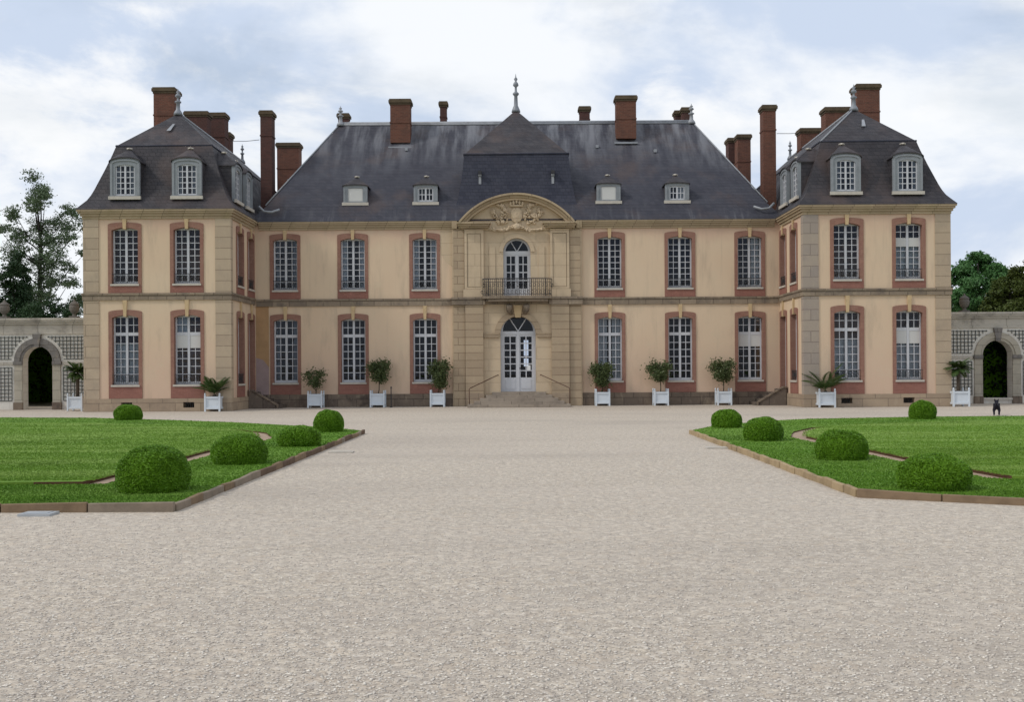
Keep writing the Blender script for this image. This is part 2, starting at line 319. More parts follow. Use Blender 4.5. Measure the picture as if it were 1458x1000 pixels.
# walls, pierced
def hole(c, zz): return arch(c, zz[0], zz[1] + .03, OW + .06, .12, 8)
mb = MB()
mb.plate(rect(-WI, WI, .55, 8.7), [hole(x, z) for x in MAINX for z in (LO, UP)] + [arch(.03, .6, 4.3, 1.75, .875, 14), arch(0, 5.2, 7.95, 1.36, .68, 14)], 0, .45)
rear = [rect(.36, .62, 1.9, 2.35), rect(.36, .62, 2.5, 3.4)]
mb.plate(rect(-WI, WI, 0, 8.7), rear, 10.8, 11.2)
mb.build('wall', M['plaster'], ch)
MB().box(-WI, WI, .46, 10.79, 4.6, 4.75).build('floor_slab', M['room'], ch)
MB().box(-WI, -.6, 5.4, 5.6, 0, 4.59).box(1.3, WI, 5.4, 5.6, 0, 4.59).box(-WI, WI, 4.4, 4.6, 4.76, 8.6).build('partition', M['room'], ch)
for s in (-1, 1):
    mb = MB()
    xs = [s * x for x in WINGX]
    mb.plate(rect(*sorted((s*WI, s*WO)), .5, 8.7), [hole(x, z) for x in xs for z in (LO, UP)], YF, YF + .45)
    side = [arch(SIDEY[0], LO[0], LO[1] + .03, 1.12, .12, 8), arch(SIDEY[1], .75, LO[1] + .03, 1.12, .12, 8)] + [arch(y, UP[0], UP[1] + .03, 1.12, .12, 8) for y in SIDEY]
    mb.plate(rect(YF + .45, 0, .5, 8.7), side, 0, .4, lambda u, v, w, s=s: (s * (WI + w), u, v))
    mb.plate(rect(YF + .45, 13.6, 0, 8.7), [], 0, .4, lambda u, v, w, s=s: (s * (WO - w), u, v))
    mb.box(*sorted((s*WI, s*WO)), 13.6, 14, 0, 8.7)
    mb.build('wing_wall', M['plaster'], ch)
    MB().box(*sorted((s*(WI+.41), s*(WO-.41))), YF + .46, 13.5, 4.6, 4.75).build('floor_slab', M['room'], ch)
    # plinth with two cellar vents
    vents = [rect(x - .24 - .05*s, x + .24 - .05*s, .16, .40) for x in xs]
    p = MB().plate(rect(*sorted((s*(WI-.06), s*(WO+.05))), 0, .56), vents, YF - .05, YF + .4)
    p.plate(rect(YF + .4, -.05, 0, .56), [], -.06, .3, lambda u, v, w, s=s: (s * (WI + w), u, v))
    p.build('plinth', M['plinth_wing'], ch)
    for v in vents:
        g = MB(); x0, x1 = v[0][0], v[1][0]
        for k in range(1, 5): g.box(x0 + (x1-x0)*k/5 - .009, x0 + (x1-x0)*k/5 + .009, YF + .05, YF + .07, .161, .399)
        g.build('vent_grille', M['iron'], ch)
    MB().box(*sorted((s*(WI+.05), s*(WO-.05))), YF + .41, YF + 1.3, .02, .05).build('cellar_floor', M['room'], ch)
    # quoins
    for xa, xb in ((WI - .035, WI + .64), (WO - .64, WO + .035)):
        for z0, z1 in ((.56, 4.80), (5.13, 8.36)):
            inner = xa < WI
            q = MB().box(*sorted((s*xa, s*xb)), YF - .035, YF + (.33 if inner else .6), z0, z1)
            q.build('quoin', M['quoin_grey'] if (s > 0 and inner) else M['quoin'], ch)
    # string course and cornice wrap the wing
    def wrap(name, steps, mat, inner_end):
        b = MB()
        for pr, z0, z1 in steps:
            b.box(*sorted((s*(WI - pr), s*(WO + pr))), YF - pr, YF + .3, z0, z1)
            b.box(*sorted((s*(WI - pr), s*(WI + .2))), YF + .3, inner_end - .003, z0, z1)
        b.build(name, mat, ch)
    wrap('string_course', [(.07, 4.83, 5.05), (.10, 5.05, 5.13)], M['band'], -.075)
    wrap('cornice', [(.06, 8.34, 8.46), (.12, 8.46, 8.57), (.19, 8.57, 8.66), (.24, 8.66, 8.74)], M['cornice'], -.24)
def along(name, steps, mat, cuts):
    for a, c in cuts:
        b = MB()
        for pr, z0, z1 in steps: b.box(a, c, -pr, .2, z0, z1)
        b.build(name, mat, ch)
along('string_course', [(.06, 4.76, 5.02), (.09, 5.02, 5.10)], M['band'], [(-WI + .11, -3.06), (3.06, WI - .11)])
along('cornice', [(.06, 8.36, 8.47), (.12, 8.47, 8.57), (.18, 8.57, 8.66), (.23, 8.66, 8.73)], M['cornice'], [(-WI + .25, -3.06), (3.06, WI - .25)])
for a_, c_ in ((-WI + .07, -3.06), (3.06, WI - .07)): MB().box(a_, c_, -.05, .4, 0, .60).build('plinth', M['plinth'], ch)
# bare patches of render in the left inner corner and beside the central bay
MB().plate([(-12.33, 2.35), (-11.72, 1.9), (-11.72, 4.76), (-12.33, 4.76)], [], -.006, .02).build('ochre_patch', M['ochre'], ch)
MB().plate([(-12.332, .60), (-11.722, .60), (-11.722, 1.9), (-12.0, 2.25), (-12.332, 2.35)], [], -.010, .021).build('damp_patch', M['mauve'], ch)
MB().plate([(-3.06, 6.6), (-3.06, 8.36), (-3.6, 8.36), (-3.62, 7.6), (-3.55, 7.15), (-3.35, 6.8)], [], -.008, .02).build('stone_patch', M['ashlar'], ch)

# windows ---------------------------------------------------------------
def lattice(b, x0, x1, z0, z1, cols, rows, y, bar=.032, d=.05):
    for c in range(1, cols): 
        x = x0 + (x1-x0)*c/cols; b.box(x - bar/2, x + bar/2, y, y + d, z0, z1)
    for r in range(1, rows):
        z = z0 + (z1-z0)*r/rows; b.box(x0, x1, y + .004, y + d - .004, z - bar/2, z + bar/2)
def make_window(z, zbot, ztop, zkey, transom, rows, ow=OW, sur=.155, rail=False, keyw=.15, sill=True, arc=.12):
    z0, z1 = z; h = ow/2; y = .20
    b = MB()
    b.box(-h - .03, -h + .065, y, y + .09, z0, z1).box(h - .065, h + .03, y, y + .09, z0, z1)
    b.box(-h + .065, h - .065, y + .002, y + .088, z0, z0 + .12).box(-h + .065, h - .065, y + .002, y + .088, z1 - .10, z1)
    zt = z1 - .27 * (z1 - z0) if transom else z1 - .10
    b.box(-.05, .05, y - .015, y + .07, z0 + .12, z1 - .1)
    if transom:
        b.box(-h + .065, -.055, y - .01, y + .075, zt - .07, zt + .07).box(.055, h - .065, y - .01, y + .075, zt - .07, zt + .07)
    for xa, xb in ((-h + .065, -.055), (.055, h - .065)):
        if transom:
            lattice(b, xa, xb, zt + .07, z1 - .10, 2, 2, y + .02); lattice(b, xa, xb, z0 + .12, zt - .07, 2, rows, y + .02)
        else: lattice(b, xa, xb, z0 + .12, z1 - .10, 2, rows, y + .02)
    w = b.build('window', M['white'], ch)
    MB().poly([(-h, y+.045, z0+.02), (h, y+.045, z0+.02), (h, y+.045, z1-.02), (-h, y+.045, z1-.02)]).build('pane', M['glass'], w, recalc=False)
    inn = arch(0, z0, z1, ow, arc, 10)
    ho = h + sur
    outer = [(-ho, zbot), (ho, zbot), (ho, ztop - .1)] + [(ho * math.cos(PI*i/10), ztop - .1 + .1 * math.sin(PI*i/10)) for i in range(1, 10)] + [(-ho, ztop - .1)]
    MB().plate(outer, [inn], -.035, .27).build('surround', M['surround'], w)
    MB().box(-ho + .012, ho - .012, -.039, .02, zbot + .004, z0 - .09).build('apron', M['apron'], w)
    if zkey:
        MB().plate([(-keyw*.42, z1 - .07), (keyw*.42, z1 - .07), (keyw*.6, zkey), (-keyw*.6, zkey)], [], -.075, .1).build('keystone', M['keystone'], w)
    if sill: MB().box(-h - .05, h + .05, -.085, .19, z0 - .085, z0 - .002).build('sill', M['sill'], w)
    if rail: make_rail(z0, h, w)
    return w
def make_rail(z0, h, w):
    r = MB(); r.box(-h + .01, h - .01, -.02, .005, z0 + .42, z0 + .445).box(-h + .01, h - .01, -.015, .0, z0 + .05, z0 + .068)
    n = 12
    for k in range(1, n):
        x = -h + 2*h*k/n; r.box(x - .006, x + .006, -.013, -.002, z0 + .05, z0 + .42)
    for k in range(-2, 3): r.tube([(k*.2 + .06*math.cos(a*PI/4), -.008, z0 + .25 + .09*math.sin(a*PI/4)) for a in range(9)], .007, 4)
    return r.build('railing', M['iron'], w)
P_main_lo = make_window(LO, .605, 4.41, 4.755, True, 6)
P_main_up = make_window(UP, 5.105, 8.2, 8.355, False, 8, rail=True)
P_wing_lo = make_window(LO, .565, 4.41, 4.825, True, 6, rail=True)
P_wing_up = make_window(UP, 5.135, 8.2, 8.335, False, 8, rail=True)
def slab(name, w, x0, x1, z0, z1, mat, y=.36, tilt=0.):
    """a flat inner shutter, blind or curtain just behind the glass"""
    b = MB()
    if mat == M['curtain']:
        n = max(6, int((x1-x0)/.05)); 
        for i in range(n):
            xa, xb = x0 + (x1-x0)*i/n, x0 + (x1-x0)*(i+1)/n; ya, yb = y + .025*math.sin(i*1.9), y + .025*math.sin((i+1)*1.9)
            b.poly([(xa, ya, z0), (xb, yb, z0), (xb, yb, z1), (xa, ya, z1)])
    else: b.plate([(x0, z0), (x1, z0), (x1, z1), (x0, z1)], [], y, y + .03, lambda u, v, q: (u, q + tilt*abs(u - (x0 if x0 < 0 else x1)), v))
    return b.build(name, mat, w)
def fit_out(w, style, z):
    z0, z1 = z; h = OW/2; zt = z1 - .27*(z1-z0)
    if 'S' in style:
        slab('inner_shutter', w, -h, -h + .30, z0, z1, M['shutter']); slab('inner_shutter', w, h - .30, h, z0, z1, M['shutter'])
    if 's' in style:
        slab('inner_shutter', w, -h, -h + .26, z0, z1, M['grey_wood']); slab('inner_shutter', w, h - .26, h, z0, z1, M['grey_wood'])
    if 'C' in style: slab('curtain', w, -h, h, z0, zt - .42, M['curtain'])
    if 'c' in style: slab('curtain', w, -h, h, z0, z1 - .6, M['curtain'])
    if 'd' in style: slab('curtain', w, -h, -.12, z0, z1, M['curtain']); slab('curtain', w, .12, h, z0, z1, M['curtain'])
    if 'r' in style: slab('curtain', w, .12, h, z0, z1, M['curtain'])
    if 'P' in style: slab('panel', w, -h + .04, h - .04, zt - (.62 if z0 < 3 else .36), zt + .02, M['board'], y=.205)
    if 'L' in style: slab('blind', w, -h, -.08, zt + .05, z1, M['shutter'])
used = {}
def put(proto, x, y, rz, style, z):
    w = proto if proto.name not in used else copy_tree(proto)
    used[proto.name] = 1
    w.location = (x, y, 0); w.rotation_euler.z = rz
    return w
todo = []
for x, st in zip(MAINX, ('s', '', '', 'd', '', 'P')): todo.append((put(P_main_lo, x, 0, 0, st, LO), st, LO))
for x, st in zip(MAINX, ('s', 'S', 'S', '', '', 'r')): todo.append((put(P_main_up, x, 0, 0, st, UP), st, UP))
for x, st in zip((-16.95, -14.27, 14.27, 16.95), ('C', 'PL', 'C', 'PC')): todo.append((put(P_wing_lo, x, YF, 0, st, LO), st, LO))
for x, st in zip((-16.95, -14.27, 14.27, 16.95), ('', '', '', 'Pc')): todo.append((put(P_wing_up, x, YF, 0, st, UP), st, UP))
P_side_lo = make_window(LO, .565, 4.41, 4.825, True, 6, 1.06, rail=True)
P_side_up = make_window(UP, 5.135, 8.2, 8.335, False, 8, 1.06, rail=True)
P_side_door = make_window((.75, LO[1]), .565, 4.41, 4.825, True, 7, 1.06, sill=False)
for s in (-1, 1):
    rz = PI/2 if s < 0 else -PI/2
    put(P_side_lo, s*WI, SIDEY[0], rz, '', LO); put(P_side_door, s*WI, SIDEY[1], rz, '', LO)
    for y in SIDEY: put(P_side_up, s*WI, y, rz, '', UP)
for w, st, z in todo: fit_out(w, st, z)

# roofs -----------------------------------------------------------------
PROF = [(-.26, 8.74), (-.22, 8.80), (-.05, 9.00), (.10, 9.18), (.226, 9.41), (.34, 9.68), (.45, 9.98), (.68, 10.6), (.908, 11.26), (1.05, 11.72)]
def rings(b, prof, x0, x1, y0, y1, back=True):
    R = []
    for i, z in prof:
        yb = y1 - i if back else y1
        R.append([b.bm.verts.new(p) for p in ((x0+i, y0+i, z), (x1-i, y0+i, z), (x1-i, yb, z), (x0+i, yb, z))])
    for a, c in zip(R, R[1:]):
        for k in range(4): b.bm.faces.new((a[k], a[(k+1) % 4], c[(k+1) % 4], c[k]))
    b.bm.faces.new(R[0][::-1])
    return R[-1]
def finial(name, p, h, r, mat=None):
    prof = [(r*2.2, -.12), (r*1.9, 0), (r*1.0, .12*h), (r*.8, .38*h), (r*1.5, .42*h), (r*1.5, .46*h), (r*.6, .5*h), (r*.5, .62*h), (r*1.4, .67*h), (r*1.1, .74*h), (r*.4, .78*h), (r*.9, .85*h), (r*.3, .9*h), (r*.05, h)]
    return MB().lathe(prof, p, 10).build(name, mat or M['lead'], ch, smooth=True)
YB = 14.0
for s in (-1, 1):
    x0, x1 = sorted((s*WI, s*WO)); b = MB()
    top = rings(b, PROF, x0, x1, YF, YB)
    hw = (WO - WI)/2
    e0, e1 = b.bm.verts.new((s*WC, YF + hw, 13.62)), b.bm.verts.new((s*WC, YB - hw, 13.62))
    t = top; f = b.bm.faces.new
    f((t[0], t[1], e0)); f((t[1], t[2], e1, e0)); f((t[2], t[3], e1)); f((t[3], t[0], e0, e1))
    rf = b.build('wing_roof', M['slate_wing'], ch)
    # rolled break line, ridge and hip caps
    i = 1.05; c = MB(); q = [(x0+i, YF+i, 11.72), (x1-i, YF+i, 11.72), (x1-i, YB-i, 11.72), (x0+i, YB-i, 11.72)]
    c.tube(q + [q[0]], .045, 6); c.build('break_roll', M['slate_new'], rf, smooth=True)
    c = MB().tube([(s*WC, YF+hw, 13.64), (s*WC, YB-hw, 13.64)], .07, 6)
    if s > 0: c.tube([q[0], (s*WC, YF+hw, 13.64)], .04, 6)
    c.build('ridge_cap', M['zinc'], rf, smooth=True)
    finial('finial', (s*WC, YF + hw, 13.66), 1.12, .10); finial('finial', (s*WC, YB - hw, 13.66), 1.0, .08)
    MB().plate([(-.09, 0), (.09, 0), (.16, .5), (.06, .5)], [], 0, .03, lambda u, v, w, s=s: (s*WC + .05*s + u, YF + 1.9 + v*.9 - .02 - w, 12.5 + v*.8 + .06)).build('flashing', M['zinc'], rf)
# main block
YC = 5.6; ZR = 14.59; XR = 9.16
b = MB()
prof = [(-.25, 8.735), (-.2, 8.80), (.05, 9.03), (.28, 9.30), (.5, 9.58)]
top = rings(b, prof, -WI - .02, WI + .02, 0, 11.2)
e0, e1 = b.bm.verts.new((-XR, YC, ZR)), b.bm.verts.new((XR, YC, ZR)); t = top; f = b.bm.faces.new
f((t[0], t[1], e1, e0)); f((t[1], t[2], e1)); f((t[2], t[3], e0, e1)); f((t[3], t[0], e0))
roof = b.build('roof', M['slate'], ch)
c = MB().tube([(-XR, YC, ZR + .02), (XR, YC, ZR + .02)], .085, 8)
c.box(-XR, XR, YC - .14, YC - .06, ZR - .12, ZR - .02)
for sx in (-1, 1): c.tube([(sx*(WI - .45), .5, 9.62), (sx*XR, YC, ZR + .02)], .035, 6)
c.build('ridge_cap', M['zinc'], roof, smooth=True)
for sx in (-1, 1): finial('finial', (sx*(XR - .02), YC - .05, ZR), .95, .10, M['zinc'])
def roof_y(z): return .5 + (z - 9.58) * (YC - .5) / (ZR - 9.58)
def roof_z(y): return 9.58 + (y - .5) * (ZR - 9.58) / (YC - .5)
# slender zinc vent pipes on the slope
for x, z in ((-5.55, 12.9), (-1.4, 13.1), (4.1, 13.0), (7.0, 12.7)):
    y = roof_y(z); MB().box(x - .07, x + .07, y - .16, y + .1, z - .08, z + .07).build('roof_vent', M['zinc'], roof)
# central mansard
b = MB()
prof = [(-.22, 8.74), (-.16, 8.86), (0, 9.1), (.14, 9.45), (.26, 9.9), (.36, 10.45), (.46, 11.1), (.56, 12.06)]
top = rings(b, prof, -3.05, 3.05, .32, 6.5, False)
ap = b.bm.verts.new((0, 4.2, 14.95)); bk = b.bm.verts.new((0, 6.5, 14.4)); t = top; f = b.bm.faces.new
f((t[0], t[1], ap)); f((t[1], t[2], bk, ap)); f((t[3], t[0], ap, bk)); f((t[2], t[3], bk))
bmesh.ops.recalc_face_normals(b.bm, faces=b.bm.faces[:])
me = bpy.data.meshes.new('central_roof'); b.bm.to_mesh(me); b.bm.free(); me.materials.append(M['slate_new']); me.materials.append(M['slate_wing'])
for p in me.polygons:
    if p.center.z > 12.1: p.material_index = 1
cr = bpy.data.objects.new('central_roof', me); COL.objects.link(cr); cr.parent = ch
MB().tube([(-2.5, .88, 12.07), (2.5, .88, 12.07)], .05, 6).tube([(-2.5, .88, 12.07), (-2.5, 4, 12.07)], .05, 6).tube([(2.5, .88, 12.07), (2.5, 4, 12.07)], .05, 6).build('break_roll', M['slate_new'], cr, smooth=True)
finial('finial', (0, 4.2, 14.95), 1.85, .105)
for x in (-1.74, 1.74):
    v = MB().box(x - .08, x + .08, .5, 1.0, 11.05, 11.22); v.build('roof_vent', M['iron'], cr)
    MB().box(x - .075, x + .075, .56, 1.0, 10.98, 11.045).box(x - .06, x + .06, .69, .75, 10.6, 10.98).build('flashing', M['zinc'], cr)
# low rear ranges seen between the wings and the main roof
for s in (-1, 1):
    rr = MB().box(*sorted((s*10.6, s*12.6)), 9.4, 11.6, 8.6, 12.25).build('rear_roof', M['slate_wing'], ch)
    MB().box(*sorted((s*10.5, s*12.7)), 9.3, 11.7, 12.25, 12.36).build('ridge_cap', M['zinc'], rr)
    c = MB(); c.tube([(s*12.16, .05, 9.5), (s*11.9, -.05, 9.25), (s*11.55, -.02, 9.22), (s*11.2, .1, 9.36)], .06, 6); c.build('gutter', M['zinc'], roof, smooth=True)

# chimneys: photo x-range, top, bottom, distance, plan depth
def chimney(x0, x1, yt, yb, d, dep=.8, dark=False, bands=(.42,)):
    a, b_ = px(x0, yt, d), px(x1, yt, d); zb = px(x0, yb, d)[2]; xa, xb = a[0] + .05, b_[0] - .05; y = d + CAM_Y; zt = (a[2] + b_[2]) / 2
    m = MB().box(xa, xb, y, y + dep, zb, zt - .30)
    for k in bands:
        zk = zt - 1.0 * k * min(3.2, zt - zb) - .3; m.box(xa - .025, xb + .025, y - .025, y + dep + .025, zk, zk + .07)
    o = m.build('chimney', M['brick_dark' if dark else 'brick'], ch)
    MB().box(xa - .03, xb + .03, y - .03, y + dep + .03, zt - .30, zt - .2).box(xa - .08, xb + .08, y - .08, y + dep + .08, zt - .2, zt - .06).box(xa - .045, xb + .045, y - .045, y + dep + .045, zt - .06, zt).build('chimney_cap', M['cap'], o)
    for k in range(max(1, int((xb - xa) / .42))):
        n = max(1, int((xb - xa) / .42)); cx = xa + (xb - xa) * (k + .5) / n
        MB().lathe([(.10, 0), (.085, .05), (.085, .03)], (cx, y + dep/2, zt), 8).build('flue', M['brick_dark'], o)
    return o
for a in ((217, 249, 124, 200, 54.6, 1.0), (262, 296, 158, 215, 58.0, .8, True), (293, 321, 160, 225, 60.0, .8, True), (304, 328, 188, 240, 62.5, .8, True),
          (369, 388, 157, 300, 54.9, .75, True, (.30,)), (393, 427, 203, 275, 64.5, .8), (554, 585, 140.5, 203, 57.15, .8), (625, 637, 144, 180, 60.5, .5, True), (480, 497, 161, 185, 61.5, .6, True),
          (824, 841, 151, 180, 60.5, .6, True), (876, 907, 135.5, 197, 57.15, .8), (960, 973, 157, 182, 62.0, .6, True), (970, 985, 152.5, 182, 61.3, .6, True),
          (1036, 1054, 196, 262, 65.5, .9, True), (1049, 1070, 191, 268, 64.2, .9), (1085, 1106, 149, 300, 54.9, .75, False, (.30,)),
          (1139, 1170, 182, 235, 61.0, .9), (1174, 1212, 152, 215, 58.0, .9), (1219, 1254, 119, 195, 54.6, 1.0)):
    chimney(*a)
MB().box(*[v for v in sorted((px(553, 200, 57.1)[0], px(586, 200, 57.1)[0]))], 4.02, 4.14, 13.0, 13.09).build('flashing', M['zinc'], roof)
MB().box(*[v for v in sorted((px(875, 195, 57.1)[0], px(908, 195, 57.1)[0]))], 4.02, 4.14, 13.16, 13.25).build('flashing', M['zinc'], roof)
# tie wires from the tall chimneys to the wing chimneys
MB().tube([px(328, 201, 62.6), px(350, 201, 58), px(369, 199, 55.2)], .014, 4).build('tie_wire', M['iron'], ch)
MB().tube([px(1106, 190, 55.2), px(1125, 190, 58), px(1141, 189, 61.2)], .014, 4).build('tie_wire', M['iron'], ch)

# dormers ---------------------------------------------------------------
def make_dormer(wd, z0, h, back, win_w, win_h, rows, peak, arched, cols=2):
    """face at y = 0, body running back; origin at the foot of the face"""
    hw = wd/2; zw = z0 + .16
    op = arch(0, zw, zw + win_h, win_w, .12 if arched else .02, 8)
    oh = [(-hw, z0), (hw, z0), (hw, z0 + h - (.18 if arched else .1))] + [(hw*math.cos(PI*i/12), z0 + h - (.18 - .17*math.sin(PI*i/12) if arched else .1 - .08*math.sin(PI*i/12))) for i in range(1, 12)] + [(-hw, z0 + h - (.18 if arched else .1))]
    b = MB().plate(oh, [op], 0, .12)
    b.box(-hw + .1, hw - .1, .5, .55, z0, z0 + h - .16)
    b.box(-hw - .03, -hw + .16, -.03, .06, z0 + .12, z0 + .16)
    if arched:
        for ra, rb, ya in ((.5, .6, -.035),): b.plate([(rb*math.cos(PI*i/12), z0 + h - .25 + .17*math.sin(PI*i/12)) for i in range(13)] + [(-ra*math.cos(PI*i/12), z0 + h - .25 + .10*math.sin(PI*i/12)) for i in range(13)], [], ya, -.001)
    b.box(-hw, -hw + .1, -.03, -.001, z0 + .16, z0 + h - .25).box(hw - .1, hw, -.03, -.001, z0 + .16, z0 + h - .25)
    d = b.build('dormer', M['grey_wood'], ch)
    MB().box(-hw + .01, -hw + .1, .122, back, z0, z0 + h - .16).build('cheek', M['slate_wing'], d); MB().box(hw - .1, hw - .01, .122, back, z0, z0 + h - .16).build('cheek', M['slate_wing'], d)
    H = MB(); o = .045; zz = z0 + h - (.17 if arched else .08); n = 12
    pk0 = H.bm.verts.new((0, .62, zz + peak)); pk1 = H.bm.verts.new((0, back + .5, zz + peak))
    fr = [H.bm.verts.new(((hw+o)*math.cos(PI - PI*i/n), -.06, zz + (.19 if arched else .07)*math.sin(PI*i/n))) for i in range(n + 1)]
    bl, br = H.bm.verts.new((-hw-o, back + .5, zz)), H.bm.verts.new((hw+o, back + .5, zz))
    fd = [H.bm.verts.new((v.co.x, v.co.y, v.co.z - .05)) for v in fr]
    for i in range(n): H.bm.faces.new((fr[i], fr[i+1], pk0)); H.bm.faces.new((fr[i], fd[i], fd[i+1], fr[i+1]))
    H.bm.faces.new((fr[0], pk0, pk1, bl)); H.bm.faces.new((fr[n], br, pk1, pk0))
    dl, dr = H.bm.verts.new((-hw-o, back+.5, zz-.05)), H.bm.verts.new((hw+o, back+.5, zz-.05))
    H.bm.faces.new((fr[0], bl, dl, fd[0])); H.bm.faces.new((fr[n], fd[n], dr, br))
    H.build('dormer_roof', M['slate_wing'], d)
    MB().blob((0, .62, zz + peak), (.15, .16, .06), 0, 0, 1).build('ridge_cap', M['sill'], d)
    MB().box(-hw - .06, hw + .06, -.10, .0, z0 - .03, z0 + .11).build('sill', M['sill'], d)
    f = MB(); w2 = win_w/2; y = .05
    f.box(-w2 - .02, -w2 + .05, y, y + .05, zw, zw + win_h).box(w2 - .05, w2 + .02, y, y + .05, zw, zw + win_h).box(-w2 + .05, w2 - .05, y + .002, y + .048, zw, zw + .06).box(-w2 + .05, w2 - .05, y + .002, y + .048, zw + win_h - .07, zw + win_h)
    f.box(-.04, .04, y - .01, y + .04, zw + .06, zw + win_h - .07)
    for xa, xb in ((-w2 + .05, -.04), (.04, w2 - .05)): lattice(f, xa, xb, zw + .06, zw + win_h - .07, cols, rows, y + .012, .036, .03)
    f.build('window_frame', M['white'], d)
    MB().poly([(-w2, y+.022, zw), (w2, y+.022, zw), (w2, y+.022, zw+win_h), (-w2, y+.022, zw+win_h)]).build('pane', M['glass'], d, recalc=False)
    return d
PD = make_dormer(1.28, 9.22, 1.80, 1.5, .84, 1.34, 5, .66, True)
first = True
for x in (-16.95, -14.27, 14.27, 16.95):
    d = PD if first else copy_tree(PD); first = False; d.location = (x, YF + .06, 0)
    if x == -16.95:
        for q in (-1, 1): MB().box(*sorted((q*.43, q*.2)), .1, .12, 9.4, 10.7).build('inner_shutter', M['grey_wood'], d)
for s in (-1, 1):
    for y in SIDEY:
        d = copy_tree(PD); d.location = (s*(WI + .06), y, 0); d.rotation_euler.z = PI/2 if s < 0 else -PI/2
PM = make_dormer(1.14, 9.62, 1.0, 1.9, .72, .66, 2, .52, False)
first = True
for x, st in ((-7.68, 'W'), (-4.33, ''), (4.39, 'W'), (7.66, 'R')):
    d = PM if first else copy_tree(PM); first = False; d.location = (x, roof_y(9.68) - .03, 0)
for d, st in zip([o for o in ch.children if o.name.startswith('dormer') and abs(o.location.x) < 9], ('W', '', 'W', 'R')):
    if st == 'W': MB().box(-.34, .34, .03, .045, 9.80, 10.42).build('blind', M['board'], d)
    if st == 'R': MB().box(.02, .34, .1, .11, 9.78, 10.42).build('blind', M['board'], d)

# central bay -----------------------------------------------------------
YS = -.15
door_h, win_h = arch(.03, .66, 4.22, 1.66, .83, 16), arch(0, 5.2, 7.9, 1.28, .64, 16)
bay = MB().plate(rect(-3.05, 3.05, .0, 8.36), [door_h, win_h], YS, -.003).build('central_bay', M['ashlar'], ch)
for s in (-1, 1):
    # ground floor: rusticated outer strip and pilaster
    MB().box(*sorted((s*2.46, s*3.0)), YS - .07, YS, 0, 4.76).build('pilaster', M['rustic'], bay)
    MB().box(*sorted((s*1.60, s*2.44)), YS - .18, YS, 0, 4.76).build('pilaster', M['rustic'], bay)
    MB().box(*sorted((s*2.48, s*2.98)), YS - .06, YS, 5.13, 8.3).build('pilaster', M['rustic'], bay)
    p = MB().plate(rect(*sorted((s*1.56, s*2.46)), 5.13, 8.32), [rect(*sorted((s*1.68, s*2.34)), 5.6, 8.12)], YS - .16, YS)
    p.box(*sorted((s*1.70, s*2.32)), YS - .13, YS, 5.62, 8.10); p.box(*sorted((s*1.50, s*2.52)), YS - .20, YS - .162, 5.13, 5.5)
    p.build('pilaster', M['ashlar'], bay)
    MB().box(*sorted((s*.90 + .03, s*1.58)), YS - .07, YS, 3.22, 3.38).box(*sorted((s*.90 + .03, s*1.58)), YS - .10, YS, 3.38, 3.45).build('impost', M['rustic'], bay)
    MB().box(*sorted((s*1.02, s*1.30)), YS - .04, YS, 5.13, 7.5).build('window_jamb', M['ashlar'], bay)
    MB().box(*sorted((s*2.44, s*1.58)), YS - .22, YS - .182, .0, .62).build('pedestal', M['plinth_wing'], bay)
    MB().box(*sorted((s*1.34, s*2.72)), YS - .34, YS + .1, 8.36, 8.44).box(*sorted((s*1.28, s*2.76)), YS - .44, YS + .1, 8.44, 8.54).box(*sorted((s*1.22, s*2.80)), YS - .54, YS + .1, 8.54, 8.62).box(*sorted((s*2.80, s*3.055)), YS - .12, YS + .1, 8.36, 8.72).build('cornice', M['cornice'], bay)
    MB().box(*sorted((s*1.5, s*3.06)), YS - .24, YS - .002, 4.77, 5.03).box(*sorted((s*1.5, s*3.08)), YS - .29, YS - .002, 5.03, 5.12).build('string_course', M['band'], bay)
MB().box(-1.5, 1.5, YS - .12, YS - .002, 4.79, 5.02).build('string_course', M['band'], bay)
def ring(cx, zc, r0, r1, a0, a1, w0, w1, n=20):
    o = [(cx + r1*math.cos(a0 + (a1-a0)*i/n), zc + r1*math.sin(a0 + (a1-a0)*i/n)) for i in range(n+1)]
    i_ = [(cx + r0*math.cos(a1 + (a0-a1)*i/n), zc + r0*math.sin(a1 + (a0-a1)*i/n)) for i in range(n+1)]
    return MB().plate(o + i_, [], w0, w1)
ring(.03, 3.39, .84, 1.10, 0, PI, YS - .05, YS).build('archivolt', M['rustic'], bay)
ring(0, 7.26, .65, .84, 0, PI, YS - .045, YS).build('archivolt', M['ashlar'], bay)
MB().plate([(-.10, 4.16), (.16, 4.16), (.24, 4.74), (-.18, 4.74)], [], YS - .2, YS).build('keystone', M['keystone'], bay)
for s in (-1, 1):
    MB().tube([(.03 + s*.32, YS - .05, 4.35), (.03 + s*.42, YS - .25, 4.5), (.03 + s*.4, YS - .45, 4.72)], [.08, .12, .15], 8).build('corbel', M['band'], bay, smooth=True)
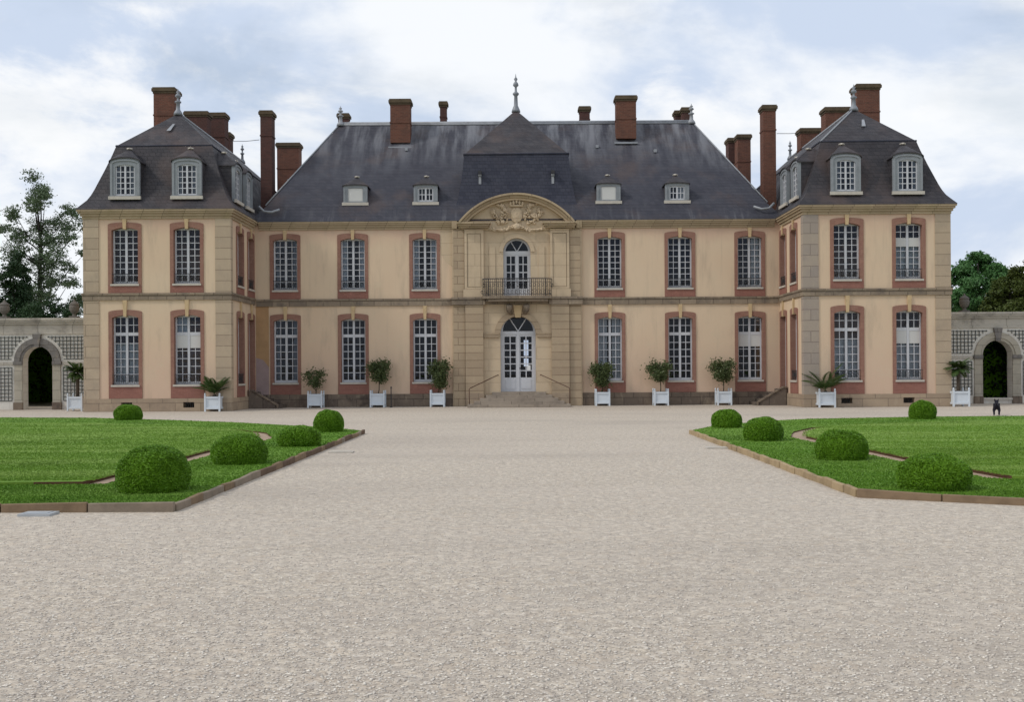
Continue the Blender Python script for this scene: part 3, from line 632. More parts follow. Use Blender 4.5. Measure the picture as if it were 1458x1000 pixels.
# pediment: tympanum, curved cornice and carved arms
ZB, RISE, HC = 8.62, 1.34, 2.72
R = (HC*HC + RISE*RISE)/(2*RISE); zc = ZB + RISE - R; a = math.asin(HC/R)
tym = [(-HC + .12, 8.30), (HC - .12, 8.30)] + [((R-.12)*math.sin(a*.955 - 2*a*.955*i/24), zc + (R-.12)*math.cos(a*.955 - 2*a*.955*i/24)) for i in range(25)]
ped = MB().plate(tym, [], YS - .05, YS + .3).build('pediment', M['ashlar'], ch)
cb = ring(0, zc, R - .20, R - .09, PI/2 - a, PI/2 + a, YS - .42, YS + .35, 32)
o = cb.build('pediment_cornice', M['cornice'], ped)
ring(0, zc, R - .087, R, PI/2 - a, PI/2 + a, YS - .56, YS + .4, 32).build('pediment_cornice', M['cornice'], ped)
ring(0, zc, R - .30, R - .203, PI/2 - a*.97, PI/2 + a*.97, YS - .30, YS + .3, 32).build('pediment_cornice', M['ashlar'], ped)
rl = MB(); y = YS - .09
rl.blob((0, y - .04, 8.98), (.27, .10, .36), .25, 1, 3); rl.blob((0, y - .07, 9.0), (.17, .09, .23), .3, 2, 3)
for k in range(5): rl.blob((-.28 + .14*k, y - .1, 9.50 + .05*(2 - abs(k - 2))), (.06, .07, .11), .1, k, 2)
rl.blob((0, y - .06, 9.40), (.36, .11, .07), .1, 4, 2)
rr_ = random.Random(3)
for s in (-1, 1):
    for (x0, z0, x1, z1, w0, n) in ((.38, 8.75, .60, 9.40, .12, 22), (.60, 9.40, .98, 9.50, .08, 12), (.62, 9.05, .95, 8.70, .10, 14), (.95, 8.75, 1.15, 9.20, .09, 14), (.45, 8.62, .85, 8.62, .08, 10), (.98, 9.25, 1.25, 9.05, .07, 8)):
        for k in range(n):
            t_ = rr_.random(); r_ = rr_.uniform(.035, .085)
            rl.blob((s*(x0 + (x1-x0)*t_ + rr_.uniform(-w0, w0)), y - rr_.uniform(-.02, .09), z0 + (z1-z0)*t_ + rr_.uniform(-w0, w0)), (r_*rr_.uniform(.6, 1.2), .07, r_*rr_.uniform(.7, 1.7)), .5, k + x0*9, 1, Matrix.Rotation(rr_.uniform(-.9, .9), 3, 'Y'))
    pts = [(s*(.12 + .17*k), y - .05, 8.50 - .16*math.sin(PI*k/6)*(1 if k < 4 else .8) - .03*k) for k in range(7)]
    rl.tube(pts, [.06]*7, 6)
    for k in range(22):
        q = pts[k*7//22]; rl.blob((q[0] + rr_.uniform(-.1, .1), y - .06 - rr_.uniform(0, .05), q[2] + rr_.uniform(-.05, .05)), (rr_.uniform(.04, .075), .06, rr_.uniform(.04, .07)), .5, k, 1)
rl.blob((0, y - .10, 8.42), (.17, .14, .17), .25, 9, 2)
rl.build('carved_arms', M['ashlar'], ped)
# entrance door
zd = .68; zs = 3.38; y = .12; h = .80; cx = .03
d = MB()
d.box(cx-h-.03, cx-h+.07, y, y+.1, zd, zs).box(cx+h-.07, cx+h+.03, y, y+.1, zd, zs).box(cx-h-.03, cx+h+.03, y-.02, y+.1, zs, zs+.15)
for s in (-1, 1):
    xa, xb = sorted((cx + s*.02, cx + s*(h - .07)))
    d.box(xa, xa+.09, y+.01, y+.07, zd, zs).box(xb-.09, xb, y+.01, y+.07, zd, zs).box(xa+.09, xb-.09, y+.012, y+.068, zd, zd+.66).box(xa+.09, xb-.09, y+.012, y+.068, zs-.1, zs)
    d.box(xa+.13, xb-.13, y-.005, y+.02, zd+.12, zd+.58); lattice(d, xa+.09, xb-.09, zd+.66, zs-.1, 2, 6, y+.02, .05, .04)
d.box(cx-.05, cx+.05, y-.02, y+.04, zd, zs)
door = d.build('door', M['white'], ch)
t = ring(cx, zs+.14, .72, .86, 0, PI, y, y+.09); 
for s in (-1, 1): t.tube([(cx, y+.04, zs+.15), (cx + s*.42, y+.04, zs+.14+.66)], .028, 6)
t.build('fanlight', M['white'], door)
MB().poly([(q[0], y+.055, q[1]) for q in arch(cx, zd+.1, zs+.93, 1.56, .78, 12)]).build('pane', M['glass'], door)
MB().box(cx+.42, cx+.58, y+.01, y+.018, 1.68, 1.92).build('notice', M['paper'], door)
MB().lathe([(.03, 0), (.035, .03), (.02, .06)], (cx+.09, y-.03, 1.75), 8).build('handle', M['iron'], door)
# balcony window
zd = 5.2; zs = 7.16; h = .62; cx = 0
d = MB()
d.box(-h-.02, -h+.06, y, y+.1, zd, zs).box(h-.06, h+.02, y, y+.1, zd, zs).box(-h-.02, h+.02, y-.01, y+.1, zs, zs+.16)
for s in (-1, 1):
    xa, xb = sorted((s*.02, s*(h-.06)))
    d.box(xa, xa+.07, y+.01, y+.07, zd, zs).box(xb-.07, xb, y+.01, y+.07, zd, zs).box(xa+.07, xb-.07, y+.012, y+.068, zd, zd+.35).box(xa+.07, xb-.07, y+.012, y+.068, zs-.08, zs)
    lattice(d, xa+.07, xb-.07, zd+.35, zs-.08, 2, 4, y+.02, .045, .04)
d.box(-.05, .05, y-.02, y+.04, zd, zs)
bw = d.build('balcony_door', M['white'], ch)
t = ring(0, zs+.12, .54, .66, 0, PI, y, y+.09)
for s in (-1, 1): t.tube([(0, y+.04, zs+.13), (s*.30, y+.04, zs+.13+.50)], .024, 6)
t.build('fanlight', M['white'], bw)
MB().poly([(q[0], y+.055, q[1]) for q in arch(0, zd+.1, zs+.74, 1.2, .6, 12)]).build('pane', M['glass'], bw)
# balcony
b = MB(); n = 14
out = [(-1.62, YS - .12)] + [(1.62*math.cos(PI - PI*i/n)*1.0, YS - .45 - .28*math.sin(PI*i/n)) for i in range(n+1)] + [(1.62, YS - .12)]
b.plate(out, [], 5.03, 5.15, lambda u, v, w: (u, v, w)); b.plate([(u*.9, YS - .12 + (v - YS + .12)*.85) for u, v in out], [], 4.9, 5.028, lambda u, v, w: (u, v, w))
bal = b.build('balcony', M['band'], ch)
r = MB(); path = [(1.6*math.cos(PI - PI*i/40), YS - .45 - .25*math.sin(PI*i/40)) for i in range(41)]
path = [(-1.6, YS - .1)] + path + [(1.6, YS - .1)]
r.tube([(u, v, 5.95) for u, v in path], .024, 6); r.tube([(u, v, 5.22) for u, v in path], .014, 5); r.tube([(u, v, 5.80) for u, v in path], .012, 5)
L = [0.]
for p, q in zip(path, path[1:]): L.append(L[-1] + math.dist(p, q))
def at(t):
    t = t * L[-1]
    for i in range(len(path)-1):
        if t <= L[i+1] + 1e-9:
            k = (t - L[i])/max(1e-9, L[i+1]-L[i]); return (path[i][0] + k*(path[i+1][0]-path[i][0]), path[i][1] + k*(path[i+1][1]-path[i][1]))
    return path[-1]
for i in range(43):
    u, v = at(i/42); r.tube([(u, v, 5.14), (u, v, 5.95)], .019 if i % 7 == 0 else .009, 5)
for i in range(21):
    u, v = at((i+.5)/21); 
    for sg in (-1, 1): r.tube([(u + sg*.045 + .042*math.cos(k*PI/4), v, 5.5 + sg*.16 + .075*math.sin(k*PI/4)) for k in range(9)], .010, 4)
r.build('railing', M['iron'], bal)
# entrance steps, handrails
b = MB(); n = 5
for i in range(n):
    hw = 2.34 - .27*i; b.box(-hw + .06, hw + .06, YS - .3 - .34*(n - i), YS - .02, .133*i + (.001 if i else 0), .133*(i+1))
b.build('entrance_steps', M['step'], ch)
b = MB().box(-.78, .84, YS - .01, .1, .60, .676); b.build('door_sill', M['step'], ch)
for s in (-1, 1):
    x = s*2.30 + .08; r = MB().tube([(x, -1.55, 0), (x, -1.55, .84), (x - s*.05, -1.50, .88), (x - s*1.28, -.40, 1.46), (x - s*1.32, -.34, 1.47)], .022, 8)
    r.tube([(x - s*1.28, -.40, 1.46), (x - s*1.28, -.16, 1.46)], .015, 6); r.build('handrail', M['rust_iron'], ch, smooth=True)
# dark corner steps rising to the side doors
for s in (-1, 1):
    b = MB(); n = 5
    for i in range(n):
        xa = 10.9 + .30*i; b.box(*sorted((s*xa, s*(WI - .07))), -1.32, -.055, .15*i + (.001 if i else 0), .15*(i+1))
    st = b.build('side_steps', M['dark_step'], ch)
    MB().plate([(11.1, 0), (WI - .07, 0), (WI - .07, .80), (12.2, .80), (11.1, .14)], [], -1.52, -1.325, lambda u, v, w, s=s: (s*u, w, v)).build('step_parapet', M['dark_step'], st)
    MB().plate([(11.05, .0), (11.05, .13), (11.1, .16), (12.19, .815), (WI - .07, .815), (WI - .07, .87), (12.17, .87), (11.06, .21), (11.0, .16), (11.0, 0)], [], -1.56, -1.29, lambda u, v, w, s=s: (s*u, w, v)).build('coping', M['plinth'], st)

# ------------------------------------------------------------------ garden walls
def garden_wall(s, label):
    cx = 22.2*s; r = .69; zs = 2.24; Y = -1.0; sill = 0 if s < 0 else .26; xe = WO + .003; xo = 31.
    g = tag(empty('garden_wall', (cx, Y, 0)), label, 'wall')
    L = lambda u, v, w: (u - cx, w, v)
    op = [(cx - r, sill), (cx + r, sill)] + [(cx + r*math.cos(PI*i/16), zs + r*math.sin(PI*i/16)) for i in range(17)]
    x0, x1 = sorted((s*xe, s*xo))
    if s < 0: outer = [(x0, 0), (cx - r, 0)] + [(cx - r, zs)] + [(cx + r*math.cos(PI - PI*i/16), zs + r*math.sin(PI*i/16)) for i in range(1, 16)] + [(cx + r, zs), (cx + r, 0), (x1, 0), (x1, 3.55)] + [(x0, 3.55)]; MB().plate(outer, [], 0, .55, L).build('wall', M['gwall'], g)
    else: MB().plate(rect(x0, x1, 0, 3.55), [op], 0, .55, L).build('wall', M['gwall'], g)
    b = MB()
    for pr, za, zb in ((.05, 3.50, 3.60), (.02, 3.60, 3.95), (.10, 3.95, 4.05), (.17, 4.05, 4.14), (.22, 4.14, 4.24)): b.box(x0 - cx, x1 - cx, -pr, .55 + pr, za, zb)
    b.build('cornice', M['gcornice'], g)
    ringb = MB()
    n = 18; o = [(r + .36, r + .003)]
    for (ra, rb, w0) in ((r + .004, r + .12, -.05), (r + .122, r + .38, -.09)):
        pts = [(cx + rb*math.cos(PI*i/n), zs + rb*math.sin(PI*i/n)) for i in range(n+1)] + [(cx + ra*math.cos(PI - PI*i/n), zs + ra*math.sin(PI*i/n)) for i in range(n+1)]
        ringb.plate(pts, [], w0, -.001, L)
    ringb.build('archivolt', M['arch'] if s < 0 else M['pier'], g)
    MB().plate([(cx - .10, zs + r - .03), (cx + .10, zs + r - .03), (cx + .20, 3.5), (cx - .20, 3.5)], [], -.15, -.001, L).build('keystone', M['arch'], g)
    for q in (-1, 1):
        b = MB().box(*sorted((q*(r + .004), q*(r + .38))), -.06, -.001, 0 if sill == 0 else .0, zs - .17); b.build('pier', M['pier'], g)
        MB().box(*sorted((q*(r + .002), q*(r + .42))), -.11, -.0015, zs - .17, zs).build('impost', M['arch'], g)
        MB().box(*sorted((q*(r + .44), q*2.9)), -.05, -.0012, zs - .15, zs - .02).build('impost', M['gcornice'], g)
        MB().box(*sorted((q*(r - .01), q*(r + .42))), -.10, -.0012, 0, .34).build('pedestal', M['plinth'], g)
    # trellis: upper and lower panels both sides of the arch
    for q in (-1, 1):
        for up in (0, 1):
            za, zb = (.42, zs - .28) if not up else (zs + .10, 3.40)
            xa, xb = (r + .50, 3.38 if q*s < 0 else 6.5)
            t = MB(); k = 0; R_ = r + .52
            if up: xa = .33
            xx = xa
            while xx < xb:
                zl = za
                if up and xx < R_: zl = max(za, zs + math.sqrt(R_*R_ - xx*xx))
                if zl < zb: t.box(q*xx - .014, q*xx + .014, -.045, -.02, zl, zb)
                xx += .17
            zz = za
            while zz < zb + .01:
                xl = xa
                if up and zz - zs < R_: xl = max(xa, math.sqrt(R_*R_ - (zz - zs)**2))
                t.box(*sorted((q*xl, q*xb)), -.034, -.006, zz - .014, zz + .014); zz += .17
            t.build('trellis', M['trellis'], g)
    for ux in ((20.6, 23.85) if s < 0 else (20.8,)):
        u = MB().box(-.19, .19, -.19, .19, 0, .10).lathe([(.10, .1), (.08, .2), (.14, .25), (.21, .36), (.235, .5), (.20, .60), (.225, .65), (.16, .72), (.07, .78), (.02, .88)], (0, 0, 0), 14)
        u.build('urn', M['moss'], g, (s*ux - cx, .27, 4.24), smooth=False)
    if sill: MB().box(-r - .02, r + .02, -.08, .5, .17, .259).build('threshold', M['sill'], g)
    return g
garden_wall(-1, 'pale stone garden wall with grey arch, dark trellis and urns, left of the mansion')
garden_wall(1, 'pale stone garden wall with trellis and a raised archway, right of the mansion')

# ------------------------------------------------------------------ ground, lawns
tag(MB().plate([(-1500, -1500), (1500, -1500), (1500, 1500), (-1500, 1500)], [], -.5, 0, lambda u, v, w: (u, v, w)).build('ground', M['gravel']), kind='structure')
D = CAM_Y
def poly(pts): return [(x, d + D) for x, d in pts]
LO_L = poly([(-4.2, 13.72), (-4.18, 30.4), (-5.3, 32.2), (-7.2, 34.1), (-9.1, 36), (-12, 38.2), (-15.4, 40.4), (-19, 41.2), (-26, 41.4), (-34, 41.4), (-34, 13.9)])
LI_L = poly([(-6.0, 16.3), (-5.95, 27.2), (-6.6, 29.6), (-7.7, 31.4), (-10.5, 33.9), (-13.9, 35.9), (-19, 37), (-32, 37.4), (-32, 15.9)])
LO_R = poly([(4.45, 14.75), (4.5, 29.4), (5.6, 32), (7.6, 34.5), (9.2, 35.8), (12.9, 36.7), (17, 37), (25, 37.2), (34, 37.3), (34, 13.2), (7.2, 13.2)])
LI_R = poly([(6.85, 16.3), (6.55, 20), (6.4, 26.4), (7.0, 28.6), (8.0, 30.6), (10.5, 32.6), (14, 33.8), (20, 34.3), (32, 34.3), (32, 15.4), (9.5, 15.4)])
def shrink(p, d):
    c = []
    n = len(p); area = sum(p[i][0]*p[(i+1) % n][1] - p[(i+1) % n][0]*p[i][1] for i in range(n))
    sg = 1 if area > 0 else -1
    for i in range(n):
        a, b, e = Vector(p[i-1]), Vector(p[i]), Vector(p[(i+1) % n])
        n1 = Vector((-(b-a).y, (b-a).x)).normalized()*sg; n2 = Vector((-(e-b).y, (e-b).x)).normalized()*sg
        m = (n1 + n2).normalized(); c.append(tuple(b + m * d / max(.4, m.dot(n1))))
    return c
def dense(p, step=.7):
    o = []
    for i in range(len(p)):
        a, b = Vector(p[i]), Vector(p[(i+1) % len(p)]); k = max(1, int((b-a).length/step))
        for j in range(k):
            q = a.lerp(b, j/k); w = .05*mnoise.noise(Vector((q.x*1.3, q.y*1.3, 0))); o.append((q.x + w, q.y + w))
    return o
def lawn(outer, hole_, ztop, mat, name='lawn'):
    b = MB().plate(outer, hole_, .005, ztop, lambda u, v, w: (u, v, w)); o = b.build(name, mat)
    o.data.materials.append(M['cut'])
    for p in o.data.polygons:
        if abs(p.normal.z) < .5 and not (p.normal.y < -.85 and abs(p.center.x) > 7.2): p.material_index = 1
    return tag(o, kind='structure')
for o_, i_ in ((LO_L, LI_L), (LO_R, LI_R)):
    gap = dense(i_); i2 = [(a[0], b[1] + (a[1]-b[1])*(1 if 17+D < b[1] < 33+D else .22)) for a, b in zip(shrink(i_, .36), i_)]; inn = dense(i2)
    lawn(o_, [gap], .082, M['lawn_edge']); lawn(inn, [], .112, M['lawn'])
    tag(MB().plate(shrink(i_, -.1), [shrink(i_, .5)], .004, .05, lambda u, v, w: (u, v, w)).build('soil_path', M['soil']), kind='structure')
def inside(P, poly_):
    x, y = P[:, 0], P[:, 1]; r = np.zeros(len(P), bool); n = len(poly_)
    for i in range(n):
        (x0, y0), (x1, y1) = poly_[i], poly_[(i+1) % n]
        c = ((y0 > y) != (y1 > y)) & (x < (x1-x0)*(y-y0)/((y1-y0) or 1e-9) + x0); r ^= c
    return r
def blades(name, poly_, holes, z, n, hh, mat, nearest):
    xs = [p[0] for p in poly_]; ys = [p[1] for p in poly_]
    ymax = max(ys)
    t = RNG.random(n*4); Dn, Df = min(ys)-D, ymax-D
    d = 1/(1/Dn + t*(1/Df - 1/Dn))                       # denser near the camera
    half = np.minimum(d*.47, 34); x = RNG.uniform(-1, 1, n*4)*half
    P = np.stack([x, d + D], 1); k = inside(P, poly_)
    for h_ in holes: k &= ~inside(P, h_)
    P = P[k][:n]; m = len(P)
    a = RNG.random(m)*2*PI; h = hh*(.5 + RNG.random(m)); w = .005 + .0005*(P[:, 1]-D)
    lean = RNG.normal(0, .35, (m, 2))*h[:, None]
    V = np.zeros((m, 3, 3)); V[:, 0, 0] = P[:, 0]-np.cos(a)*w; V[:, 0, 1] = P[:, 1]-np.sin(a)*w; V[:, 1, 0] = P[:, 0]+np.cos(a)*w; V[:, 1, 1] = P[:, 1]+np.sin(a)*w
    V[:, :2, 2] = z; V[:, 2, :2] = P + lean; V[:, 2, 2] = z + h
    return tag(npmesh(name, V.reshape(-1, 3), np.arange(m*3).reshape(-1, 3), mat), kind='stuff')
for o_, i_ in ((LO_L, LI_L), (LO_R, LI_R)):
    blades('grass', shrink(o_, .03), [i_], .080, 70000, .018, M['lawn_edge'], 14)
    blades('grass', shrink(i_, .26), [], .110, 70000, .014, M['lawn'], 14)
# loose stones of the gravel near the camera
n = 60000; d = 1/(1/4.6 + RNG.random(n)*(1/30. - 1/4.6)); x = RNG.uniform(-1, 1, n)*d*.48
keep = ~((np.abs(x) > 4.1) & (d > 13.3)); d, x = d[keep], x[keep]; n = len(d)
base = np.array([(1,0,0),(0,1,0),(-1,0,0),(0,-1,0),(0,0,1),(0,0,-.4)], float); fb = np.array([(0,1,4),(1,2,4),(2,3,4),(3,0,4),(1,0,5),(2,1,5),(3,2,5),(0,3,5)])
sz = (.005 + .011*RNG.random(n)**2)[:, None, None]*np.stack([RNG.uniform(.7, 1.5, (n,)), RNG.uniform(.7, 1.5, (n,)), RNG.uniform(.25, .55, (n,))], 1)[:, None, :]
an = RNG.random(n)*2*PI; V = base[None]*sz*RNG.uniform(.75, 1.25, (n, 6, 1)); c, s_ = np.cos(an)[:, None], np.sin(an)[:, None]
V = np.stack([V[..., 0]*c - V[..., 1]*s_ + x[:, None], V[..., 0]*s_ + V[..., 1]*c + (d + D)[:, None], V[..., 2] + .001], 2)
Fc = (fb[None] + (np.arange(n)*6)[:, None, None]).reshape(-1, 3)
s = NT('loose_stone'); nd = s.n('ShaderNodeTexVoronoi'); s.put(nd.inputs['Vector'], s.pos); nd.inputs['Scale'].default_value = 60
sp = s.n('ShaderNodeSeparateColor'); s.put(sp.inputs[0], nd.outputs['Color'])
M['stone'] = s.done(s.mix(sp.outputs[0], (.38, .33, .285), (.80, .74, .65)), .85, .2)
tag(npmesh('gravel', V.reshape(-1, 3), Fc, M['stone']), kind='stuff')

# edging boards
def edging(pts, label, mats, bl=.55, hgt=.105):
    e = tag(empty('lawn_edging', (*pts[0], 0)), label, 'edging')
    for a, b in zip(pts, pts[1:]):
        a, b = Vector(a), Vector(b); ln = (b-a).length; k = max(1, round(ln/bl)); t = (b-a).normalized(); nn = Vector((-t.y, t.x))
        for i in range(k):
            p, q = a.lerp(b, i/k) + t*.006, a.lerp(b, (i+1)/k) - t*.006; j0, j1 = random.uniform(-.02, .016), random.uniform(-.02, .016); k0, k1 = random.uniform(-.012, .012), random.uniform(-.012, .012)
            th = .035; b_ = MB(); o = Vector(pts[0])
            lo = [(*(p + nn*(th+k0) - o), -.02), (*(q + nn*(th+k1) - o), -.02), (*(q - nn*(th-k1) - o), -.02), (*(p - nn*(th-k0) - o), -.02)]
            hi = [(v[0], v[1], hgt + (j0 if m in (0, 3) else j1)) for m, v in enumerate(lo)]
            v = [b_.bm.verts.new(w) for w in lo + hi]
            for f_ in ((0,3,2,1),(4,5,6,7),(0,1,5,4),(1,2,6,5),(2,3,7,6),(3,0,4,7)): b_.bm.faces.new([v[x] for x in f_])
            bmesh.ops.bevel(b_.bm, geom=b_.bm.edges[:], offset=.008, segments=1, affect='EDGES')
            b_.build('board', random.choice(mats), e)
edging([LO_L[0], LO_L[1]], 'weathered brown board edging along the drive side of the left lawn', [M['timber'], M['timber_dark'], M['timber_grey']])
edging([(LO_L[0][0] + .02, LO_L[0][1] - .05), (-9.5, LO_L[0][1] + .02)], 'weathered board edging along the front of the left lawn', [M['timber'], M['timber_grey']], 1.15)
edging([LO_R[0], LO_R[1]], 'pale yellowish board edging along the drive side of the right lawn', [M['timber_pale'], M['timber_tan']])
edging([(LO_R[0][0] - .02, LO_R[0][1] - .04), (7.2, 13.16 + D), (10, 13.1 + D)], 'brown board edging along the slanting front of the right lawn', [M['timber'], M['timber_dark']], 1.1)
# inspection covers in the gravel
for (x, y, w, dp, lab) in ((55, 734, .38, .30, 'grey metal cover lying in the gravel before the left lawn'), (486, 645, .5, .32, 'pale flat cover in the gravel beside the left lawn edging'), (1021, 639, .5, .32, 'dull flat cover in the gravel beside the right lawn edging')):
    p = pxg(x, y); c = tag(MB().box(-w/2, w/2, -dp/2, dp/2, 0, .03).build('drain_cover', M['cover'] if x < 100 else M['sill'], None, (p[0], p[1], 0)), lab, 'cover')
    MB().box(-w/2 + .05, w/2 - .05, -dp/2 + .05, dp/2 - .05, .03, .037).build('lid', M['cover'] if x < 100 else M['sill'], c)

# ------------------------------------------------------------------ foliage
def leaf_quads(C, size, up=.3, aspect=.55, dirs=None, bias=1.6):
    n = len(C); nrm = RNG.normal(0, 1, (n, 3)); nrm[:, 2] += up
    if dirs is not None: nrm += bias*dirs/(np.linalg.norm(dirs, axis=1)[:, None] + 1e-6)
    nrm /= np.linalg.norm(nrm, axis=1)[:, None]
    a = np.cross(nrm, RNG.normal(0, 1, (n, 3))); a /= np.linalg.norm(a, axis=1)[:, None]; b = np.cross(nrm, a)
    s = (np.full(n, size) if np.isscalar(size) else size)*RNG.uniform(.6, 1.3, n)
    a *= s[:, None]; b *= (s*aspect)[:, None]
    V = np.stack([C - a, C - b*.9, C + a, C + b*.9], 1)
    return V.reshape(-1, 3), np.arange(n*4).reshape(-1, 4)
def topiary(i, x0, x1, yt, yb, label):
    p = pxg((x0+x1)/2, yb); d = p[1] - D; w = (x1 - x0)*d/F/2*.98; zt = px((x0+x1)/2, yt, d + w*.75)[2] - .02
    cy = p[1] + w*.72
    o = empty('topiary', (p[0]*(cy - D)/d, cy, .08)); tag(o, label, 'topiary', 'clipped box domes on the lawns')
    n = 52000 if d < 22 else 22000
    zc = .34*zt; rz = zt - zc
    pz = np.concatenate([np.linspace(0, zc, 10), zc + rz*np.sin(np.linspace(0, PI/2, 30))[1:]])
    pr = np.where(pz < zc, w*(1 - .10*((zc - pz)/zc)**2), w*np.maximum(0, 1 - (np.maximum(pz - zc, 0)/rz)**2.25)**(1/2.25))
    ds = np.hypot(np.diff(pz), np.diff(pr)); ar = np.concatenate([[0], np.cumsum(ds*(pr[1:] + pr[:-1] + .02))]); ar /= ar[-1]
    q = RNG.random(n); zq = np.interp(q, ar, pz); rq = np.interp(q, ar, pr); th = RNG.random(n)*2*PI
    nz = np.array([mnoise.noise(Vector((rq[k]/w*math.cos(th[k])*2.6, rq[k]/w*math.sin(th[k])*2.6, zq[k]/zt*2.6 + i*7))) for k in range(n)])
    f_ = (1 - .08*RNG.random(n)**1.5)*(1 + .045*nz)
    C = np.stack([rq*np.cos(th)*f_, rq*np.sin(th)*f_, np.maximum(.01, zq*f_)], 1)
    V, Fc = leaf_quads(C, .0072 + .00032*d, 1.5, .6, C*np.array([1/w**2, 1/w**2, 0]) + np.stack([C[:, 0]*0, C[:, 0]*0, (C[:, 2] - zc)/rz**2], 1), .7)
    npmesh('leaves', V, Fc, M['box'], o)
    core = MB().lathe([(w*.83, 0), (w*.90, zc*.5), (w*.93, zc), (w*.86, zc + rz*.45), (w*.64, zc + rz*.76), (w*.3, zc + rz*.92), (.01, zc + rz*.95)], (0, 0, 0), 24)
    core.build('twigs', M['box_core'], o, smooth=True)
TOP = [(162, 203, 579, 602, 'clipped box dome at the back of the left lawn, before the left wing'), (446, 490, 587, 620, 'clipped box dome at the far tip of the left lawn edging'),
       (394, 459, 610, 642, 'clipped box dome second from the far tip of the left lawn edging'), (300, 382, 623, 669, 'broad clipped box dome midway along the left lawn edging'),
       (165, 273, 641, 712, 'largest clipped box dome, at the near corner of the left lawn'), (1012, 1057, 586, 614, 'clipped box dome at the far tip of the right lawn edging'),
       (1058, 1116, 598, 634, 'clipped box dome second from the far tip of the right lawn'), (1159, 1237, 617, 663, 'broad clipped box dome midway along the right lawn edging'),
       (1277, 1383, 653, 709, 'largest clipped box dome of the right lawn, at its near corner'), (1294, 1333, 573, 601, 'clipped box dome at the back of the right lawn, before the right wing')]
for i, t in enumerate(TOP): topiary(i, *t)

def tree(name, base, label, cat, height, clusters, trunk_r, n, size, mat, bark, group=None, spread=.55, limbs=True, jig=.25):
    o = tag(empty(name, base), label, cat, group)
    t = MB(); H = height
    pts = [(0, 0, 0)]
    for k in range(1, 9): pts.append((jig*mnoise.noise(Vector((k*.7, base[0], 1))), jig*mnoise.noise(Vector((k*.7, base[0], 9))), H*.95*k/8))
    t.tube(pts, [trunk_r*(1 - .11*k) for k in range(9)], 9)
    if limbs:
        for (cx, cy, cz, r) in clusters:
            z0 = max(.15*H, cz - .25*math.hypot(cx, cy) - .12*H); k = min(8, max(0, z0/(H*.95)*8)); q = pts[int(k)]
            a = Vector((q[0], q[1], z0)); c = Vector((cx, cy, cz)); m = a.lerp(c, .5) + Vector((0, 0, -.06*H*.5))
            t.tube([a, m, c], [trunk_r*.22, trunk_r*.13, trunk_r*.04], 5)
    t.build('trunk', bark, o, smooth=True)
    W = np.array([c[3]**2 for c in clusters]); W /= W.sum(); idx = RNG.choice(len(clusters), n, p=W); CL = np.array(clusters)
    K = 16; sub = RNG.normal(0, 1, (len(clusters), K, 3)); sub /= np.linalg.norm(sub, axis=2)[..., None]
    sub *= (RNG.random((len(clusters), K, 1))**.4)*1.15
    j = RNG.integers(0, K, n); cr_ = CL[idx, 3][:, None]
    C = CL[idx, :3] + sub[idx, j]*cr_*np.array([1.1, 1.1, .95]) + RNG.normal(0, spread*.5, (n, 3))*cr_*np.array([1, 1, .6])
    V, Fc = leaf_quads(C, size, .5, .55, C - CL[idx, :3], 1.1); npmesh('crown', V, Fc, mat, o)
    return o
def P(x, y, d):
    q = px(x, y, d); return q
def clusters_px(lst, d, base, dy=1.6):
    out = []
    for x, y, r in lst:
        q = px(x, y, d); out.append((q[0]-base[0], random.uniform(-dy, dy), q[2]-base[2], r*d/F))
    return out
# tall airy tree left
d = 76.; b = px(57, 527, d); base = (b[0], b[1], 0)
cl = [(57, 256, 9), (47, 270, 10), (66, 274, 11), (38, 286, 10), (76, 288, 11), (55, 296, 11), (86, 296, 9), (30, 305, 10), (100, 303, 9), (68, 315, 12), (44, 318, 12), (90, 322, 12), (108, 318, 8), (22, 312, 7),
      (20, 335, 10), (36, 342, 12), (58, 340, 11), (80, 345, 13), (104, 342, 11), (112, 360, 8), (28, 362, 12), (48, 368, 13), (70, 372, 13), (94, 370, 13), (110, 385, 9), (35, 388, 12), (60, 395, 13), (84, 398, 13), (104, 405, 11), (48, 418, 14), (76, 424, 14), (100, 432, 12), (4, 330, 5), (-6, 322, 8), (30, 430, 12), (60, 445, 14), (110, 425, 9)]
tree('tree', base, 'tall airy dark tree with sky showing through, behind the left garden wall', 'tree', 14.6, clusters_px(cl, d, base), .26, 24000, .080, M['tall_leaf'], M['dark_bark'], 'trees behind the garden walls', .66)
d = 72.; b = px(18, 527, d); base = (b[0], b[1], 0)
cl = [(18, 362, 8), (14, 378, 11), (24, 385, 10), (12, 400, 13), (26, 405, 12), (18, 420, 15), (32, 428, 12), (8, 436, 13), (26, 448, 14), (-6, 442, 12)]
tree('evergreen', base, 'dense dark green evergreen left of the tall airy tree', 'tree', 9., clusters_px(cl, d, base, 1.0), .2, 12000, .085, M['conifer'], M['dark_bark'], 'trees behind the garden walls', .6)
d = 70.; b = px(80, 527, d); base = (b[0], b[1], 0)
cl = [(50, 440, 14), (72, 436, 12), (92, 444, 13), (110, 446, 12), (64, 456, 13), (100, 462, 13), (38, 452, 12), (80, 462, 14), (-5, 455, 14), (15, 456, 13), (-25, 450, 14)]
tree('bush', base, 'dark spreading bush at the foot of the tall tree behind the wall', 'bush', 4.5, clusters_px(cl, d, base, 1.0), .12, 10000, .085, M['conifer'], M['dark_bark'], None, .6)
